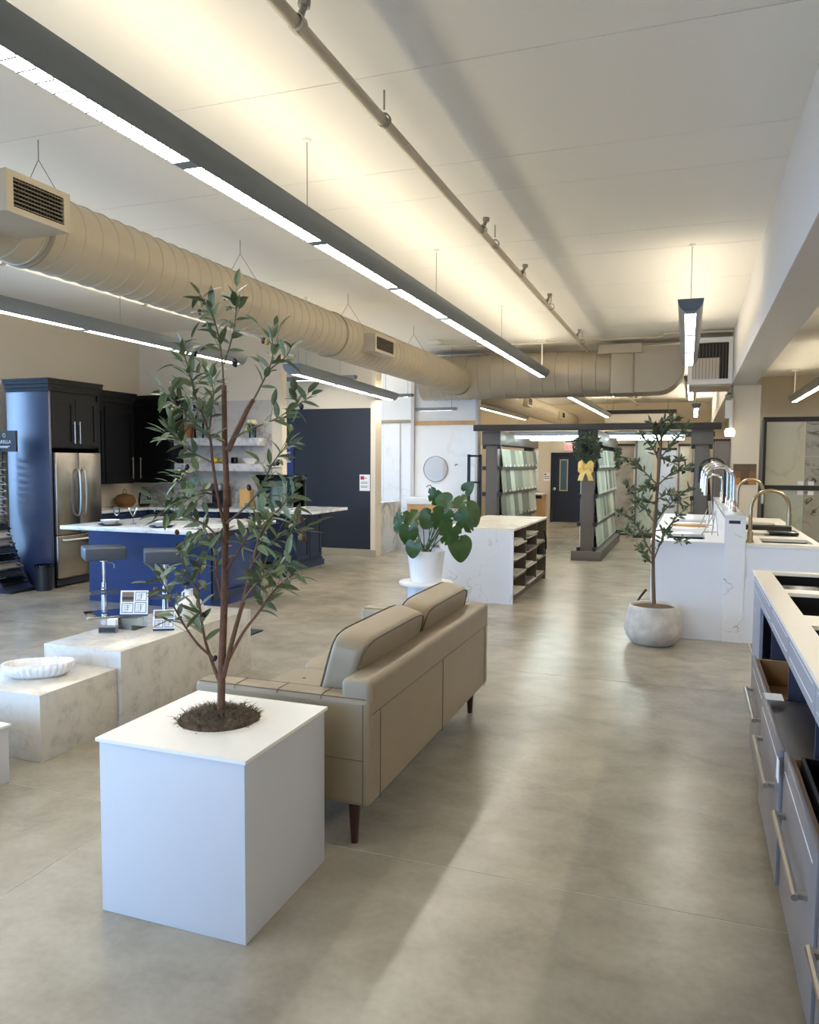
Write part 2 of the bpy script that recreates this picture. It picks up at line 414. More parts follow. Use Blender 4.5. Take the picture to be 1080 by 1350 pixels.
# ---------------------------------------------------------------- overhead: lamps, ducts, pipes
def pendant(label, p0, p1, zb, nsec, cables, group, w=.24, h=.13, up=True, louvre=False, stem_end=False, upw=1.0, endcol='lamp_end'):
    """linear lamp with a rounded belly; runs from p0 to p1 (x, y), underside at zb"""
    p0 = Vector((*p0, 0)); p1 = Vector((*p1, 0)); Lg = (p1-p0).length; ang = math.atan2(p1.y-p0.y, p1.x-p0.x)-PI/2
    T = Matrix.Translation((p0.x, p0.y, zb)) @ Matrix.Rotation(ang, 4, 'Z')
    root = thing('pendant_lamp', label, 'lamp', (p0.x, p0.y, zb), group)
    def put(b, name, m, par=root, **k):
        b.v = [tuple(T @ Vector(p)) for p in b.v]; return b.build(name, m, par, **k)
    lw = w*.215
    arc = [(w/2*math.cos(a), h-h*math.sin(a)) for a in [PI*i/16 for i in range(17)]]
    right = [(x, z) for x, z in arc if x > lw]; left = [(x, z) for x, z in arc if x < -lw]
    zl = [z for x, z in arc if abs(x) <= lw][0]*.9+.003
    poly = right+[(lw, .004), (lw, .02), (-lw, .02), (-lw, .004)]+left
    put(B().prism(poly, 'y', .012, Lg-.012), 'housing', 'lamp_grey', smooth=True)
    for a, b_ in ((0, .012), (Lg-.012, Lg)):
        put(B().prism(arc, 'y', a, b_), 'end_cap', endcol)
    st = Lg/nsec
    for i in range(nsec):
        a, b_ = i*st+.045, (i+1)*st-.045
        ln = put(B().box(-lw+.002, lw-.002, a, b_, .008, .018), 'lens', 'lens')
        if louvre:
            lb = B(); k = 0; y = a+.05
            while y < b_:
                lb.box(-lw+.004, lw-.004, y, y+.009, -.003, .008); y += .092
            put(lb, 'louvre', 'louvre_blade', ln, kind='stuff')
    for i in range(nsec+1):
        y = min(max(i*st, .045), Lg-.045)
        put(B().box(-lw, lw, y-.045, y+.045, .002, .016), 'joint_cover', 'lamp_grey')
    for c in cables:
        t = max(.05, min(Lg-.05, c)); zt = ZC-zb
        put(B().tube([(0, t, h), (0, t, zt)], .0035, 5), 'cable', 'wire')
        put(B().lathe([(.001, zt), (.03, zt), (.03, zt-.012), (.012, zt-.02), (.001, zt-.02)], (0, t, 0), 10), 'ceiling_cup', 'white_paint')
    if stem_end:
        t = Lg-.12; zt = ZC-zb
        put(B().tube([(0, t, h), (0, t, zt)], .012, 8), 'stem', 'white_paint')
        put(B().box(-.08, .08, t-.08, t+.08, zt-.05, zt), 'ceiling_cup', 'white_paint')
    if up:
        for s_ in (-1, 1):          # two optics tilted outward
            l = bpy.data.lights.new('uplight', 'AREA'); l.shape = 'RECTANGLE'; l.size = w*.3; l.size_y = Lg-.1
            l.energy = UPW*Lg*upw*.5; l.color = (1, .87, .64)
            o = bpy.data.objects.new('uplight', l); COL.objects.link(o)
            o.matrix_world = T @ Matrix.Translation((s_*w*.2, Lg/2, h+.035)) @ Matrix.Rotation(s_*math.radians(48), 4, 'Y') @ Matrix.Rotation(PI, 4, 'X')
            attach_world(o, root)
    return root
def attach_world(o, parent):
    m = o.matrix_world.copy(); o.parent = parent; o.matrix_parent_inverse = wm(parent).inverted()
    o.matrix_basis = m
LG = 'linear pendant lamps'
pendant('long grey linear pendant lamp nearest the camera, running above the sofa', (-2.44, -2.54), (-2.53, 13.87), 3.205, 11,
        [1.2, 4.4, 7.31, 10.16, 13.12], LG, louvre=True, stem_end=True)
pendant('short grey linear pendant lamp hanging above the potted olive tree by the sinks', (-.05, 8.05), (-.075, 12.5), 3.16, 3, [.18, 4.2], LG, louvre=True)
pendant('small grey pendant lamp hanging under the return air box', (-.06, 15.4), (-.06, 19.8), 3.2, 3, [.3, 4.0], LG, upw=2)
pendant('farthest small grey pendant lamp in front of the far wall', (.08, 22.5), (.08, 27), 3.2, 3, [.2, 4.2], LG, upw=2)
pendant('grey pendant lamp hanging above the tile racks, beyond the cross duct', (-2.68, 17.6), (-2.66, 26.5), 3.2, 6, [.3, 4.4, 8.6], LG, upw=2)
pendant('grey pendant lamp over the kitchen running alongside the left duct', (-5.98, -2.5), (-6.03, 9.55), 3.05, 8, [3.4, 6.6, 9.6, 11.8], LG)
pendant('angled grey pendant lamp in front of the charcoal wall', (-4.78, 8.75), (-5.12, 13.15), 2.80, 3, [.5, 4.0], LG, upw=.6)
pendant('short cross-running pendant lamp above the charcoal wall', (-5.42, 12.2), (-6.75, 12.2), 3.10, 1, [.3, 1.1], LG, up=False, w=.12, h=.07)
pendant('slim cross-running pendant lamp above the round mirror', (-4.13, 13.9), (-4.93, 13.9), 2.66, 1, [.1], LG, up=False, w=.10, h=.06)
pendant('slim pendant lamp stub beside the white wall panel trim', (-5.0, 13.9), (-5.28, 13.9), 2.93, 1, [.1], LG, up=False, w=.12, h=.06)
pendant('unseen grey pendant lamp added behind the charcoal wall to brighten the vanity area', (-5.75, 13.9), (-8.3, 13.9), 3.0, 2, [.4, 2.2], LG, upw=1.5)  # out of view, added to brighten the white slabs and vanity
pendant('flat grey pendant lamp far away under the left duct near the racks', (-5.75, 21.0), (-5.75, 28.2), 3.25, 4, [.4, 6], LG, upw=2)
pendant('grey pendant lamp in the right side room above the slab display', (2.17, 15.0), (2.15, 19.7), 3.1, 3, [.4], LG, stem_end=True, upw=.8)
pendant('unseen grey pendant lamp added in the right side room to light planter and sofa', (2.2, -2.4), (2.2, 13.0), 2.8, 10, [.4, 4.5, 8.6, 12], LG, upw=.7)  # out of frame, added low so its light passes under the beam

def ring_duct(b, x, z, r, a, e, axis='y', step=.165, n=40):
    prof = []; t = a
    while t < e-.02:
        prof += [(r, t), (r, min(t+step-.016, e)), (r+.007, min(t+step-.011, e)), (r+.007, min(t+step-.005, e))]; t += step
    prof.append((r, e)); return b.lathe(prof, (x, 0, z) if axis == 'y' else (0, x, z), n, axis, caps=True)
def diffuser(root, y0, y1, xin, xout, z0, z1, nv=7):
    d = box('diffuser', 'duct_beige', (xin, xout-.02, y0, y1, z0, z1), root, bevel=.004)
    B().box(xout-.02, xout, y0, y1, z0, z0+.035).box(xout-.02, xout, y0, y1, z1-.035, z1).box(xout-.02, xout, y0, y0+.05, z0+.035, z1-.035).box(xout-.02, xout, y1-.05, y1, z0+.035, z1-.035).build('grille_frame', 'duct_beige', d)
    box('grille_back', 'vent_dark', (xout-.02, xout-.016, y0+.05, y1-.05, z0+.035, z1-.035), d)
    hh = (z1-z0-.07)/nv
    for i in range(nv):
        box('slat', 'vent_louvre', (xout-.013, xout-.002, y0+.05, y1-.05, z0+.035+hh*(i+.35), z0+.035+hh*(i+.6)), d)
    sb = B(); y = y0+.065
    while y < y1-.055:
        sb.box(xout-.015, xout-.006, y, y+.004, z0+.035, z1-.035); y += .022
    sb.build('cross_slats', 'vent_dark', d, kind='stuff')
DX, DZ, DR = -4.2, 3.245, .262
duct = thing('round_duct', 'long beige spiral duct running under the left side of the ceiling', 'duct', (DX, -2.6, DZ-DR))
ring_duct(B(), DX, DZ, DR, -2.6, 14.2).build('duct_pipe', 'duct_beige', duct, smooth=True)
for y in (4.02, 8.6):
    B().lathe([(DR+.002, y), (DR+.016, y+.008), (DR+.016, y+.03), (DR+.002, y+.038)], (DX, 0, DZ), 40, 'y').build('joint_band', 'duct_seam', duct, smooth=True)
diffuser(duct, 3.33, 3.80, DX+.1, -3.58, 3.07, 3.30)
diffuser(duct, 9.15, 9.85, DX+.1, -3.80, 3.10, 3.33)
for y in (1.7, 4.18, 6.67, 9.2, 11.7):
    B().tube([(DX, y, ZC), (DX, y, ZC-.13)], .004, 5).tube([(DX, y, ZC-.13), (DX-.24, y, DZ+.12)], .003, 5).tube([(DX, y, ZC-.13), (DX+.24, y, DZ+.12)], .003, 5).build('hanger_wire', 'wire', duct)
duct2 = thing('far_round_duct', 'beige spiral duct continuing beyond the cross duct toward the far wall', 'duct', (DX, 14.85, DZ-DR))
ring_duct(B(), DX, DZ-.02, DR, 14.86, 28.9).build('duct_pipe', 'duct_beige', duct2, smooth=True)
diffuser(duct2, 19.0, 19.6, DX+.1, -3.82, 3.10, 3.33)
diffuser(duct2, 24.4, 25.0, DX+.1, -3.82, 3.08, 3.31)
PY, PZ, PR = 14.55, 3.33, .42
cross = thing('cross_duct', 'large beige duct crossing the hall with a square elbow at its right end', 'duct', (-3, PY, PZ-PR))
ring_duct(B(), PY, PZ, PR, -5.0, -1.38, 'x', .24).build('duct_pipe', 'duct_beige', cross, smooth=True)
box('transition', 'duct_beige', (-1.38, -1.0, PY-PR, PY+PR, PZ-PR+.02, PZ+PR-.02), cross, bevel=.01)
pe = [(-.98, PZ+PR-.02), (-.98, PZ-PR+.03)]+[(-.62+.46*math.sin(a), PZ-PR+.49-.46*math.cos(a)) for a in [PI/2*i/8 for i in range(9)]]+[(-.16, PZ+PR-.02)]
B().prism(pe, 'y', PY-PR, PY+PR).build('elbow', 'duct_beige', cross, smooth=True)
box('flange', 'duct_seam', (-1.0, -.98, PY-PR-.012, PY+PR+.012, PZ-PR, PZ+PR), cross)
box('hanger_bar', 'duct_beige', (-1.6, -.86, PY-PR-.06, PY-PR-.02, 3.62, 3.78), cross)
rb = thing('return_air_box', 'beige return air box with a dark grille beside the ceiling beam', 'vent', (.2, 13.5, 2.95))
box('body', 'duct_beige', (-.08, .565, 13.5, 14.6, 2.95, 3.72), rb, bevel=.006)
B().box(-.10, .575, 13.44, 13.5, 3.64, 3.72).box(-.10, .575, 13.44, 13.5, 2.98, 3.06).box(-.10, -.03, 13.44, 13.5, 3.06, 3.64).box(.51, .575, 13.44, 13.5, 3.06, 3.64).build('grille_frame', 'white_paint', rb)
box('grille_back', 'vent_dark', (-.03, .51, 13.485, 13.5, 3.06, 3.64), rb)
box('filter', 'tile_sample', (-.03, .38, 13.465, 13.482, 3.06, 3.40), rb, label='pale filter sheet showing behind the bars')
for i in range(11):
    box('bar', 'vent_louvre', (-.03+.05*i, -.024+.05*i, 13.45, 13.464, 3.06, 3.64), rb)
# fire sprinkler pipe with heads and hangers
sp = thing('sprinkler_pipe', 'long thin cream sprinkler pipe under the ceiling right of the main lamp', 'pipe', (-1.73, 3, 3.68))
SX, SZ = -1.735, 3.68
B().tube([(SX+.02, -2.6, SZ), (SX-.05, 14.1, SZ)], .032, 12).build('pipe', 'pipe_paint', sp, smooth=True)
for y in (3.25, 6.55, 8.2, 9.7, 12.4):
    B().tube([(SX, y, SZ), (SX+.03, y, SZ+.07)], .016, 6).tube([(SX+.03, y, SZ+.07), (SX+.035, y, SZ+.1)], .03, 8).build('sprinkler_head', 'wire', sp)
    B().lathe([(.036, y-.03), (.042, y-.02), (.042, y+.02), (.036, y+.03)], (SX, 0, SZ), 12, 'y').build('coupling', 'pipe_paint', sp)
for y in (4.3, 7.0, 10.0, 13.0):
    B().tube([(SX, y, SZ+.06), (SX, y, ZC)], .006, 5).lathe([(.034, y-.012), (.042, y-.012), (.042, y+.012), (.034, y+.012)], (SX, 0, SZ), 12, 'y').build('pipe_hanger', 'wire', sp)
lp = thing('ceiling_pipe', 'white pipe under the ceiling between the left duct and the kitchen lamp', 'pipe', (-6.3, 3, 3.62))
B().tube([(-6.42, -2.6, 3.64), (-6.42, 10.85, 3.64)], .03, 10).build('pipe', 'white_paint', lp, smooth=True)
for y in (5.9, 8.0, 9.3):
    B().tube([(-6.42, y, 3.67), (-6.42, y, ZC)], .008, 5).lathe([(.03, y-.02), (.042, y-.02), (.042, y+.02), (.03, y+.02)], (-6.42, 0, 3.64), 10, 'y').build('pipe_hanger', 'wire', lp)
cp = thing('conduit', 'thin conduit crossing the ceiling in front of the cross duct', 'pipe', (-2, 13.4, 3.8))
B().tube([(-4.3, 13.2, 3.79), (-3.6, 13.6, 3.78), (-.5, 13.5, 3.78), (-.48, 13.5, 3.82), (-.2, 13.4, 3.82), (.57, 13.4, 3.80)], .016, 8).build('conduit_run', 'pipe_paint', cp, smooth=True)
box('junction_box', 'white_paint', (-4.45, -4.25, 13.1, 13.3, 3.78, 3.845), cp)
fp = thing('far_pipe', 'thin pipe under the ceiling beyond the cross duct', 'pipe', (-1.7, 20, 3.7))
B().tube([(-1.8, 15.2, 3.70), (-1.8, 28, 3.70)], .035, 8).build('pipe', 'pipe_paint', fp, smooth=True)
for y in (17, 20, 23): B().tube([(-1.8, y, 3.72), (-1.8, y, ZC)], .012, 5).build('pipe_hanger', 'wire', fp)
el = thing('emergency_light', 'small twin head emergency light on the beam beside the column', 'lamp', (.56, 13.6, 2.75))
box('case', 'white_paint', (.50, .615, 13.85, 14.0, 2.45, 2.75), el, bevel=.01)
for z in (2.82, ): B().lathe([(.001, 0), (.05, 0), (.062, .03), (.062, .06), (.02, .10), (.001, .10)], (.55, 13.86, z-.05), 16).build('lamp_head', 'wire', el, smooth=True)
B().lathe([(.001, -.03), (.07, -.03), (.085, .05), (.06, .1), (.001, .1)], (.575, 13.8, 2.18), 14).build('lamp_shade', 'lamp_glass', el, smooth=True)
box('bracket', 'white_paint', (.565, .61, 13.78, 14.0, 2.28, 2.46), el)
hd = thing('far_heater', 'black and grey ceiling hung heater panel near the far wall', 'heater', (-1.2, 27.5, 3.2))
box('body', 'white_paint', (-2.85, -.55, 27.5, 28.0, 3.08, 3.38), hd, bevel=.01); box('top_strip', 'matte_black', (-2.88, -.52, 27.47, 28.0, 3.38, 3.51), hd)
for x in (-2.6, -.8): B().tube([(x, 27.75, 3.51), (x, 27.75, ZC)], .008, 5).build('hanger_rod', 'wire', hd)

# ---------------------------------------------------------------- white planter with the near olive tree
pl = thing('planter_box', 'tall white square planter box holding the near olive tree, front left of the sofa', 'planter', (-1.735, 2.57, 0))
PXc, PYc, PR_ = -1.755, 2.605, .162
box('body', 'planter_white', (-2.05, -1.424, 2.262, 2.885, 0, .652), pl, bevel=.003)
def lid_with_hole(x0, x1, y0, y1, z0, z1, cx, cy, r, n=48):
    bm = B(); vs = []; fs = []
    for k in range(n):
        a = 2*PI*k/n; dx, dy = math.cos(a), math.sin(a)
        t = min((x1-cx)/dx if dx > 1e-6 else 1e9, (x0-cx)/dx if dx < -1e-6 else 1e9, (y1-cy)/dy if dy > 1e-6 else 1e9, (y0-cy)/dy if dy < -1e-6 else 1e9)
        for (rr, z) in ((r, z1), (None, z1), (None, z0), (r, z0)):
            q = r if rr else t
            vs.append((cx+dx*q, cy+dy*q, z))
    for k in range(n):
        a, b_ = k*4, ((k+1) % n)*4
        for i in range(4): fs.append((a+i, b_+i, b_+(i+1) % 4, a+(i+1) % 4))
    # fill the four corners
    for (X, Y) in ((x0,y0),(x1,y0),(x1,y1),(x0,y1)):
        ang = math.atan2(Y-cy, X-cx) % (2*PI); k = int(ang/(2*PI)*n)
        a, b_ = k*4, ((k+1) % n)*4; i0 = len(vs); vs += [(X,Y,z1), (X,Y,z0)]
        fs += [(a+1, i0, b_+1), (a+2, b_+2, i0+1), (a+1, a+2, i0+1, i0), (b_+1, i0, i0+1, b_+2)]
    return bm.add(vs, fs)
lid_with_hole(-2.06, -1.414, 2.252, 2.895, .655, .668, PXc, PYc, PR_).build('top_panel', 'planter_top', pl)
B().lathe([(PR_, .668), (PR_, .652)], (PXc, PYc, 0), 40).build('hole_rim', 'matte_black', pl)
def moss_mesh(cx, cy, r, z, n, hl, hump):
    b = B(); rng = random.Random(3)
    prof = [(r*.999, z-.005), (r*.97, z+.01), (r*.8, z+hump*.6), (r*.5, z+hump*.85), (.001, z+hump)]
    b.lathe(prof, (cx, cy, 0), 24)
    for i in range(n):
        a = rng.uniform(0, 2*PI); q = r*math.sqrt(rng.random())*.98; x, y = cx+q*math.cos(a), cy+q*math.sin(a)
        zz = z+hump*(1-(q/r)**2)*.9
        d = Vector((rng.uniform(-1,1), rng.uniform(-1,1), rng.uniform(.0,.9))).normalized(); l = rng.uniform(.4,1)*hl
        s_ = d.cross(Vector((rng.uniform(-1,1), rng.uniform(-1,1), 1))).normalized()*.0012
        p = Vector((x,y,zz)); e = Vector((rng.uniform(-1,1), rng.uniform(-1,1), rng.uniform(-.6,.2)))*l*.5
        p1 = p+d*l*.6; p2 = p1+d*l*.25+e
        b.add([p-s_, p+s_, p1+s_, p1-s_, p2], [(0,1,2,3), (3,2,4)])
    return b
moss_mesh(PXc, PYc, PR_*.985, .655, 3400, .06, .04).build('moss', 'moss', pl, kind='stuff')

def leaf_mesh(name, m, curl=.25, fold=.25, wid=.12):
    b = B(); n = 6; vs = []
    for i in range(n+1):
        t = i/n; ww = wid*math.sin(PI*min(1, t**.85*.97+.03))**.8 if 0 < i < n else .006
        z = -curl*t*t; vs += [(t, -ww, z+fold*ww), (t, 0, z), (t, ww, z+fold*ww)]
    fs = []
    for i in range(n):
        a = i*3; fs += [(a, a+3, a+4, a+1), (a+1, a+4, a+5, a+2)]
    me = bpy.data.meshes.new(name); me.from_pydata(vs, [], fs); me.materials.append(MATS[m])
    me.polygons.foreach_set('use_smooth', [True]*len(me.polygons)); return me
LEAVES = [leaf_mesh('leaf', m, c, f, w_) for m, c, f, w_ in (('leaf_dark', .15, .3, .17), ('leaf_mid', .32, .25, .16), ('leaf_pale', .05, .4, .15), ('leaf_dark', .45, .2, .18), ('leaf_mid', .1, .3, .175))]
def smooth_path(pts, k=5):
    pts = [Vector(p) for p in pts]; out = []
    for i in range(len(pts)-1):
        p0, p1, p2, p3 = pts[max(i-1, 0)], pts[i], pts[i+1], pts[min(i+2, len(pts)-1)]
        for j in range(k):
            t = j/k; out.append(.5*((2*p1)+(-p0+p2)*t+(2*p0-5*p1+4*p2-p3)*t*t+(-p0+3*p1-3*p2+p3)*t**3))
    out.append(pts[-1]); return out
rng = random.Random(11)
def place_leaf(root, p, d, size, up=Vector((0,0,1))):
    x = d.normalized(); z = (up-x*up.dot(x)); z = z.normalized() if z.length > .05 else x.orthogonal().normalized()
    z = (Matrix.Rotation(rng.uniform(-.9, .9), 3, x) @ z); y = z.cross(x)
    Mx = Matrix((x, y, z)).transposed().to_4x4() @ Matrix.Diagonal((size, size, size, 1)); Mx.translation = p
    o = bpy.data.objects.new('leaf', rng.choice(LEAVES)); COL.objects.link(o)
    o.parent = root; o.matrix_parent_inverse = wm(root).inverted(); o.matrix_basis = Mx
    return o
ot = thing('olive_tree', 'tall artificial olive tree with fruit growing from the white planter box', 'tree', (PXc, PYc, .67))
Y0 = PYc
trunk_px = [(292,942),(293,880),(296,800),(298,720),(299,640),(297,580),(296,508)]
B().tube(smooth_path([pt(x, y, Y0+.004*i) for i, (x, y) in enumerate(trunk_px)]), [.0165-.0065*i/30 for i in range(31)], 10).build('trunk', 'bark', ot, smooth=True)
# (pixel path, depth at start, depth at end, thick radius start/end, leafy from t, leaf spacing)
TW = [
 ([(296,515),(293,470),(287,435),(278,410),(264,388)], 0, -.06, .004, .0015, .22, 15),
 ([(296,480),(304,455),(310,430),(312,402),(311,392)], .0, .08, .003, .0015, .15, 11),
 ([(301,594),(315,565),(328,538),(335,527)], 0, .03, .0115, .008, 2, 0),
 ([(335,527),(345,508),(356,485),(361,463),(358,438)], .03, .06, .004, .0015, .2, 12),
 ([(353,490),(366,480),(377,471),(385,458)], .05, .0, .003, .0015, .3, 7),
 ([(308,578),(330,566),(352,558),(372,548),(390,536),(405,527)], 0, -.12, .0045, .0015, .35, 12),
 ([(298,700),(288,655),(281,610),(278,580),(270,552),(258,520),(250,490),(240,455)], 0, -.12, .007, .0018, .42, 21),
 ([(278,580),(262,562),(245,545),(228,530),(217,517)], -.02, -.2, .004, .0015, .2, 12),
 ([(276,570),(280,540),(282,515),(276,492)], -.02, .12, .004, .0015, .2, 11),
 ([(281,610),(258,598),(236,582),(222,566)], -.0, -.1, .004, .0015, .25, 11),
 ([(283,625),(262,622),(244,628),(230,640)], 0, .15, .004, .0015, .25, 10),
 ([(299,690),(325,668),(345,643),(358,615),(372,595),(383,582)], 0, .1, .005, .0015, .3, 14),
 ([(298,722),(275,695),(250,682),(228,674),(212,664)], 0, -.15, .005, .0015, .3, 12),
 ([(288,655),(272,650),(255,655),(242,662)], 0, -.2, .004, .0015, .25, 8),
 ([(295,893),(308,840),(322,790),(333,745),(342,712),(356,685),(372,668),(388,650)], 0, -.12, .010, .0018, .52, 17),
 ([(333,745),(350,722),(372,706),(396,700)], -.06, .06, .005, .0015, .2, 11),
 ([(322,790),(342,765),(362,748),(385,742)], -.04, -.18, .005, .0015, .25, 12),
 ([(297,880),(320,836),(341,808),(357,785),(373,768),(391,756)], 0, -.05, .007, .0015, .4, 13),
 ([(292,905),(280,872),(270,840),(264,800),(262,770),(266,742)], 0, -.08, .008, .0018, .35, 14),
 ([(263,782),(250,758),(240,735),(245,715)], -.05, -.2, .004, .0015, .2, 10),
 ([(282,868),(262,850),(244,825),(230,800),(220,778),(211,760)], -.02, -.2, .006, .0015, .35, 14),
 ([(298,810),(288,765),(284,730),(276,705),(262,694)], 0, .14, .006, .0015, .35, 12),
 ([(299,752),(318,722),(334,698),(340,672)], 0, .16, .006, .0015, .3, 11),
]
tips = []
for path, d0, d1, r0, r1, t0, nl in TW:
    n = len(path); P = smooth_path([pt(x, y, Y0+d0+(d1-d0)*(i/(n-1))**1.3) for i, (x, y) in enumerate(path)], 5)
    B().tube(P, [r0+(r1-r0)*i/(len(P)-1) for i in range(len(P))], 6).build('branch', 'bark' if r0 > .0055 else 'bark_young', ot, smooth=True)
    for i in range(nl):
        t = t0+(1-t0)*(i+.4)/nl; k = min(int(t*(len(P)-1)), len(P)-2); fr = t*(len(P)-1)-k
        p = P[k].lerp(P[k+1], fr); ax = (P[k+1]-P[k]).normalized()
        side = ax.orthogonal().normalized(); side.rotate(Matrix.Rotation(i*2.4+rng.uniform(-.4,.4), 3, ax))
        d = (ax*rng.uniform(.35, .9)+side*rng.uniform(.7, 1.1)+Vector((0,0,rng.uniform(-.25,.25))))
        place_leaf(ot, p, d, rng.uniform(.06, .092))
    if nl: place_leaf(ot, P[-1], P[-1]-P[-3], .06); tips.append(P)
ef = B(); LV = [([tuple(v.co) for v in me.vertices], [tuple(p.vertices) for p in me.polygons]) for me in LEAVES]
for ti, cnt in ((0,8),(1,8),(6,22),(7,16),(8,16),(9,16),(10,14),(11,14),(12,14),(13,10),(14,20),(15,16),(16,16),(17,12),(18,10),(19,12),(20,10),(21,14),(22,14),(3,8),(5,10)):
    path, d0, d1, r0, r1, t0, nl = TW[ti]; n = len(path); P = smooth_path([pt(x, y, Y0+d0+(d1-d0)*(i/(n-1))**1.3) for i, (x, y) in enumerate(path)], 5)
    for i in range(cnt):
        t = max(t0, .3)+(1-max(t0, .3))*rng.random(); k = min(int(t*(len(P)-1)), len(P)-2); ax = (P[k+1]-P[k]).normalized()
        off = Vector((rng.uniform(-1,1), rng.uniform(-1,1), rng.uniform(-.6,1))).normalized()
        p0 = P[k]; p1 = p0+(off+ax*.8)*rng.uniform(.015, .05); ef.tube([p0, p1], [.0014, .001], 4, caps=False)
        x = (off+ax*rng.uniform(.3,1)).normalized(); z = Vector((rng.uniform(-.6,.6), rng.uniform(-.6,.6), 1)); z = (z-x*z.dot(x)).normalized(); y = z.cross(x); sz = rng.uniform(.055, .085)
        vs, fs = rng.choice(LV); ef.add([p1+(x*v[0]+y*v[1]+z*v[2])*sz for v in vs], fs)
ef.build('foliage', 'leaf_mid', ot, kind='stuff')
def ellipsoid_mesh(name, m, r, l):
    b = B().lathe([(max(.0006, r*math.sin(a)), l*math.cos(a)) for a in [PI*i/8 for i in range(9)]], (0,0,0), 10)
    me = b.mesh(name, 'all'); me.materials.append(MATS[m]); return me
OL = [ellipsoid_mesh('olive', m, .0095, .0135) for m in ('olive_black', 'olive_black', 'olive_green', 'olive_red')]
for i, (px, py, kk) in enumerate([(271,398,0),(264,411,0),(266,401,2),(258,466,0),(310,480,0),(311,476,1),(348,449,3),(353,451,2),(224,537,1),(230,538,2),(257,538,0),(398,536,0),(327,566,2),(367,610,0),(247,616,0),(388,682,2),(398,684,3),(397,708,2),(402,710,3),(234,702,3),(206,778,3),(269,811,0),(329,643,0),(284,868,0),(376,757,0)]):
    o = bpy.data.objects.new('olive', OL[kk]); COL.objects.link(o); attach(o, ot)
    o.location = pt(px, py, Y0+rng.uniform(-.08, .04)); o.rotation_euler = (rng.uniform(-.5,.5), rng.uniform(-.5,.5), 0)

# ---------------------------------------------------------------- stone display plinths and what stands on them
low = box('stone_plinth', 'plinth_marble', (-4.15, -3.385, 3.285, 3.905, 0, .385), bevel=.003)
tag(low, 'low veined stone plinth carrying the white scalloped bowl', 'plinth', 'veined stone display plinths')
tall = box('stone_plinth', 'plinth_marble', (-3.985, -3.36, 3.912, 5.45, 0, .49), bevel=.003)
tag(tall, 'longer and taller veined stone plinth carrying the cards and round vase', 'plinth', 'veined stone display plinths')
wb_ = thing('white_display_block', 'low white block cut off by the left picture edge', 'plinth', (-3.6, 2.8, 0))
box('body', 'planter_white', (-4.0, -3.34, 2.55, 3.03, 0, .30), wb_, bevel=.003); box('top_panel', 'planter_top', (-4.01, -3.33, 2.54, 3.04, .30, .312), wb_)
rug = box('rug', 'rug_navy', (-5.0, -3.99, 3.93, 6.70, 0, .012)); tag(rug, 'dark navy rug lying behind the tall stone plinth', 'rug')
# scalloped oval bowl
def scallop(c, a, b_, h, nflute=34, th=.012):
    n = nflute*6; bm = B(); prof_o = [(.70, 0), (.86, .25), (.96, .6), (1, 1)]; prof_i = [(.93, 1), (.88, .6), (.76, .3), (.0, .16)]
    vs = []; rings = 0
    for j, (q, z) in enumerate(prof_o+prof_i):
        for k in range(n):
            an = 2*PI*k/n; fl = 1+(.045*abs(math.sin(nflute*an/2))-.02)*(1 if j < 5 else .3)
            cx, sy = math.cos(an), math.sin(an); e = 2.6
            rr = (abs(cx)**e+abs(sy)**e)**(-1/e)
            vs.append((c[0]+a*q*fl*rr*cx, c[1]+b_*q*fl*rr*sy, c[2]+h*z))
        rings += 1
    fs = [(j*n+k, j*n+(k+1) % n, (j+1)*n+(k+1) % n, (j+1)*n+k) for j in range(rings-1) for k in range(n)]
    fs.append(tuple(range(n))[::-1])
    return bm.add(vs, fs)
sb = scallop((-3.71, 3.60, .385), .20, .115, .085); sb.rot(.62, (-3.71, 3.60, 0))
bw = sb.build('scalloped_bowl', 'ceramic_dish', None, smooth='all'); tag(bw, 'white oval scalloped bowl on the low stone plinth', 'bowl')
for i, (x, y) in enumerate([(-3.78, 3.55), (-3.66, 3.66)]):
    o = B().lathe([(.013+.003*math.cos(a), .402+.003*math.sin(a)) for a in [2*PI*k/8 for k in range(9)]], (x, y, 0), 16).build('ring', 'champagne_gold' if i else 'matte_black', None, smooth=True)
    tag(o, ('small dark ring lying in the scalloped bowl', 'small gold ring lying in the scalloped bowl')[i], 'ring', 'rings in the scalloped bowl')
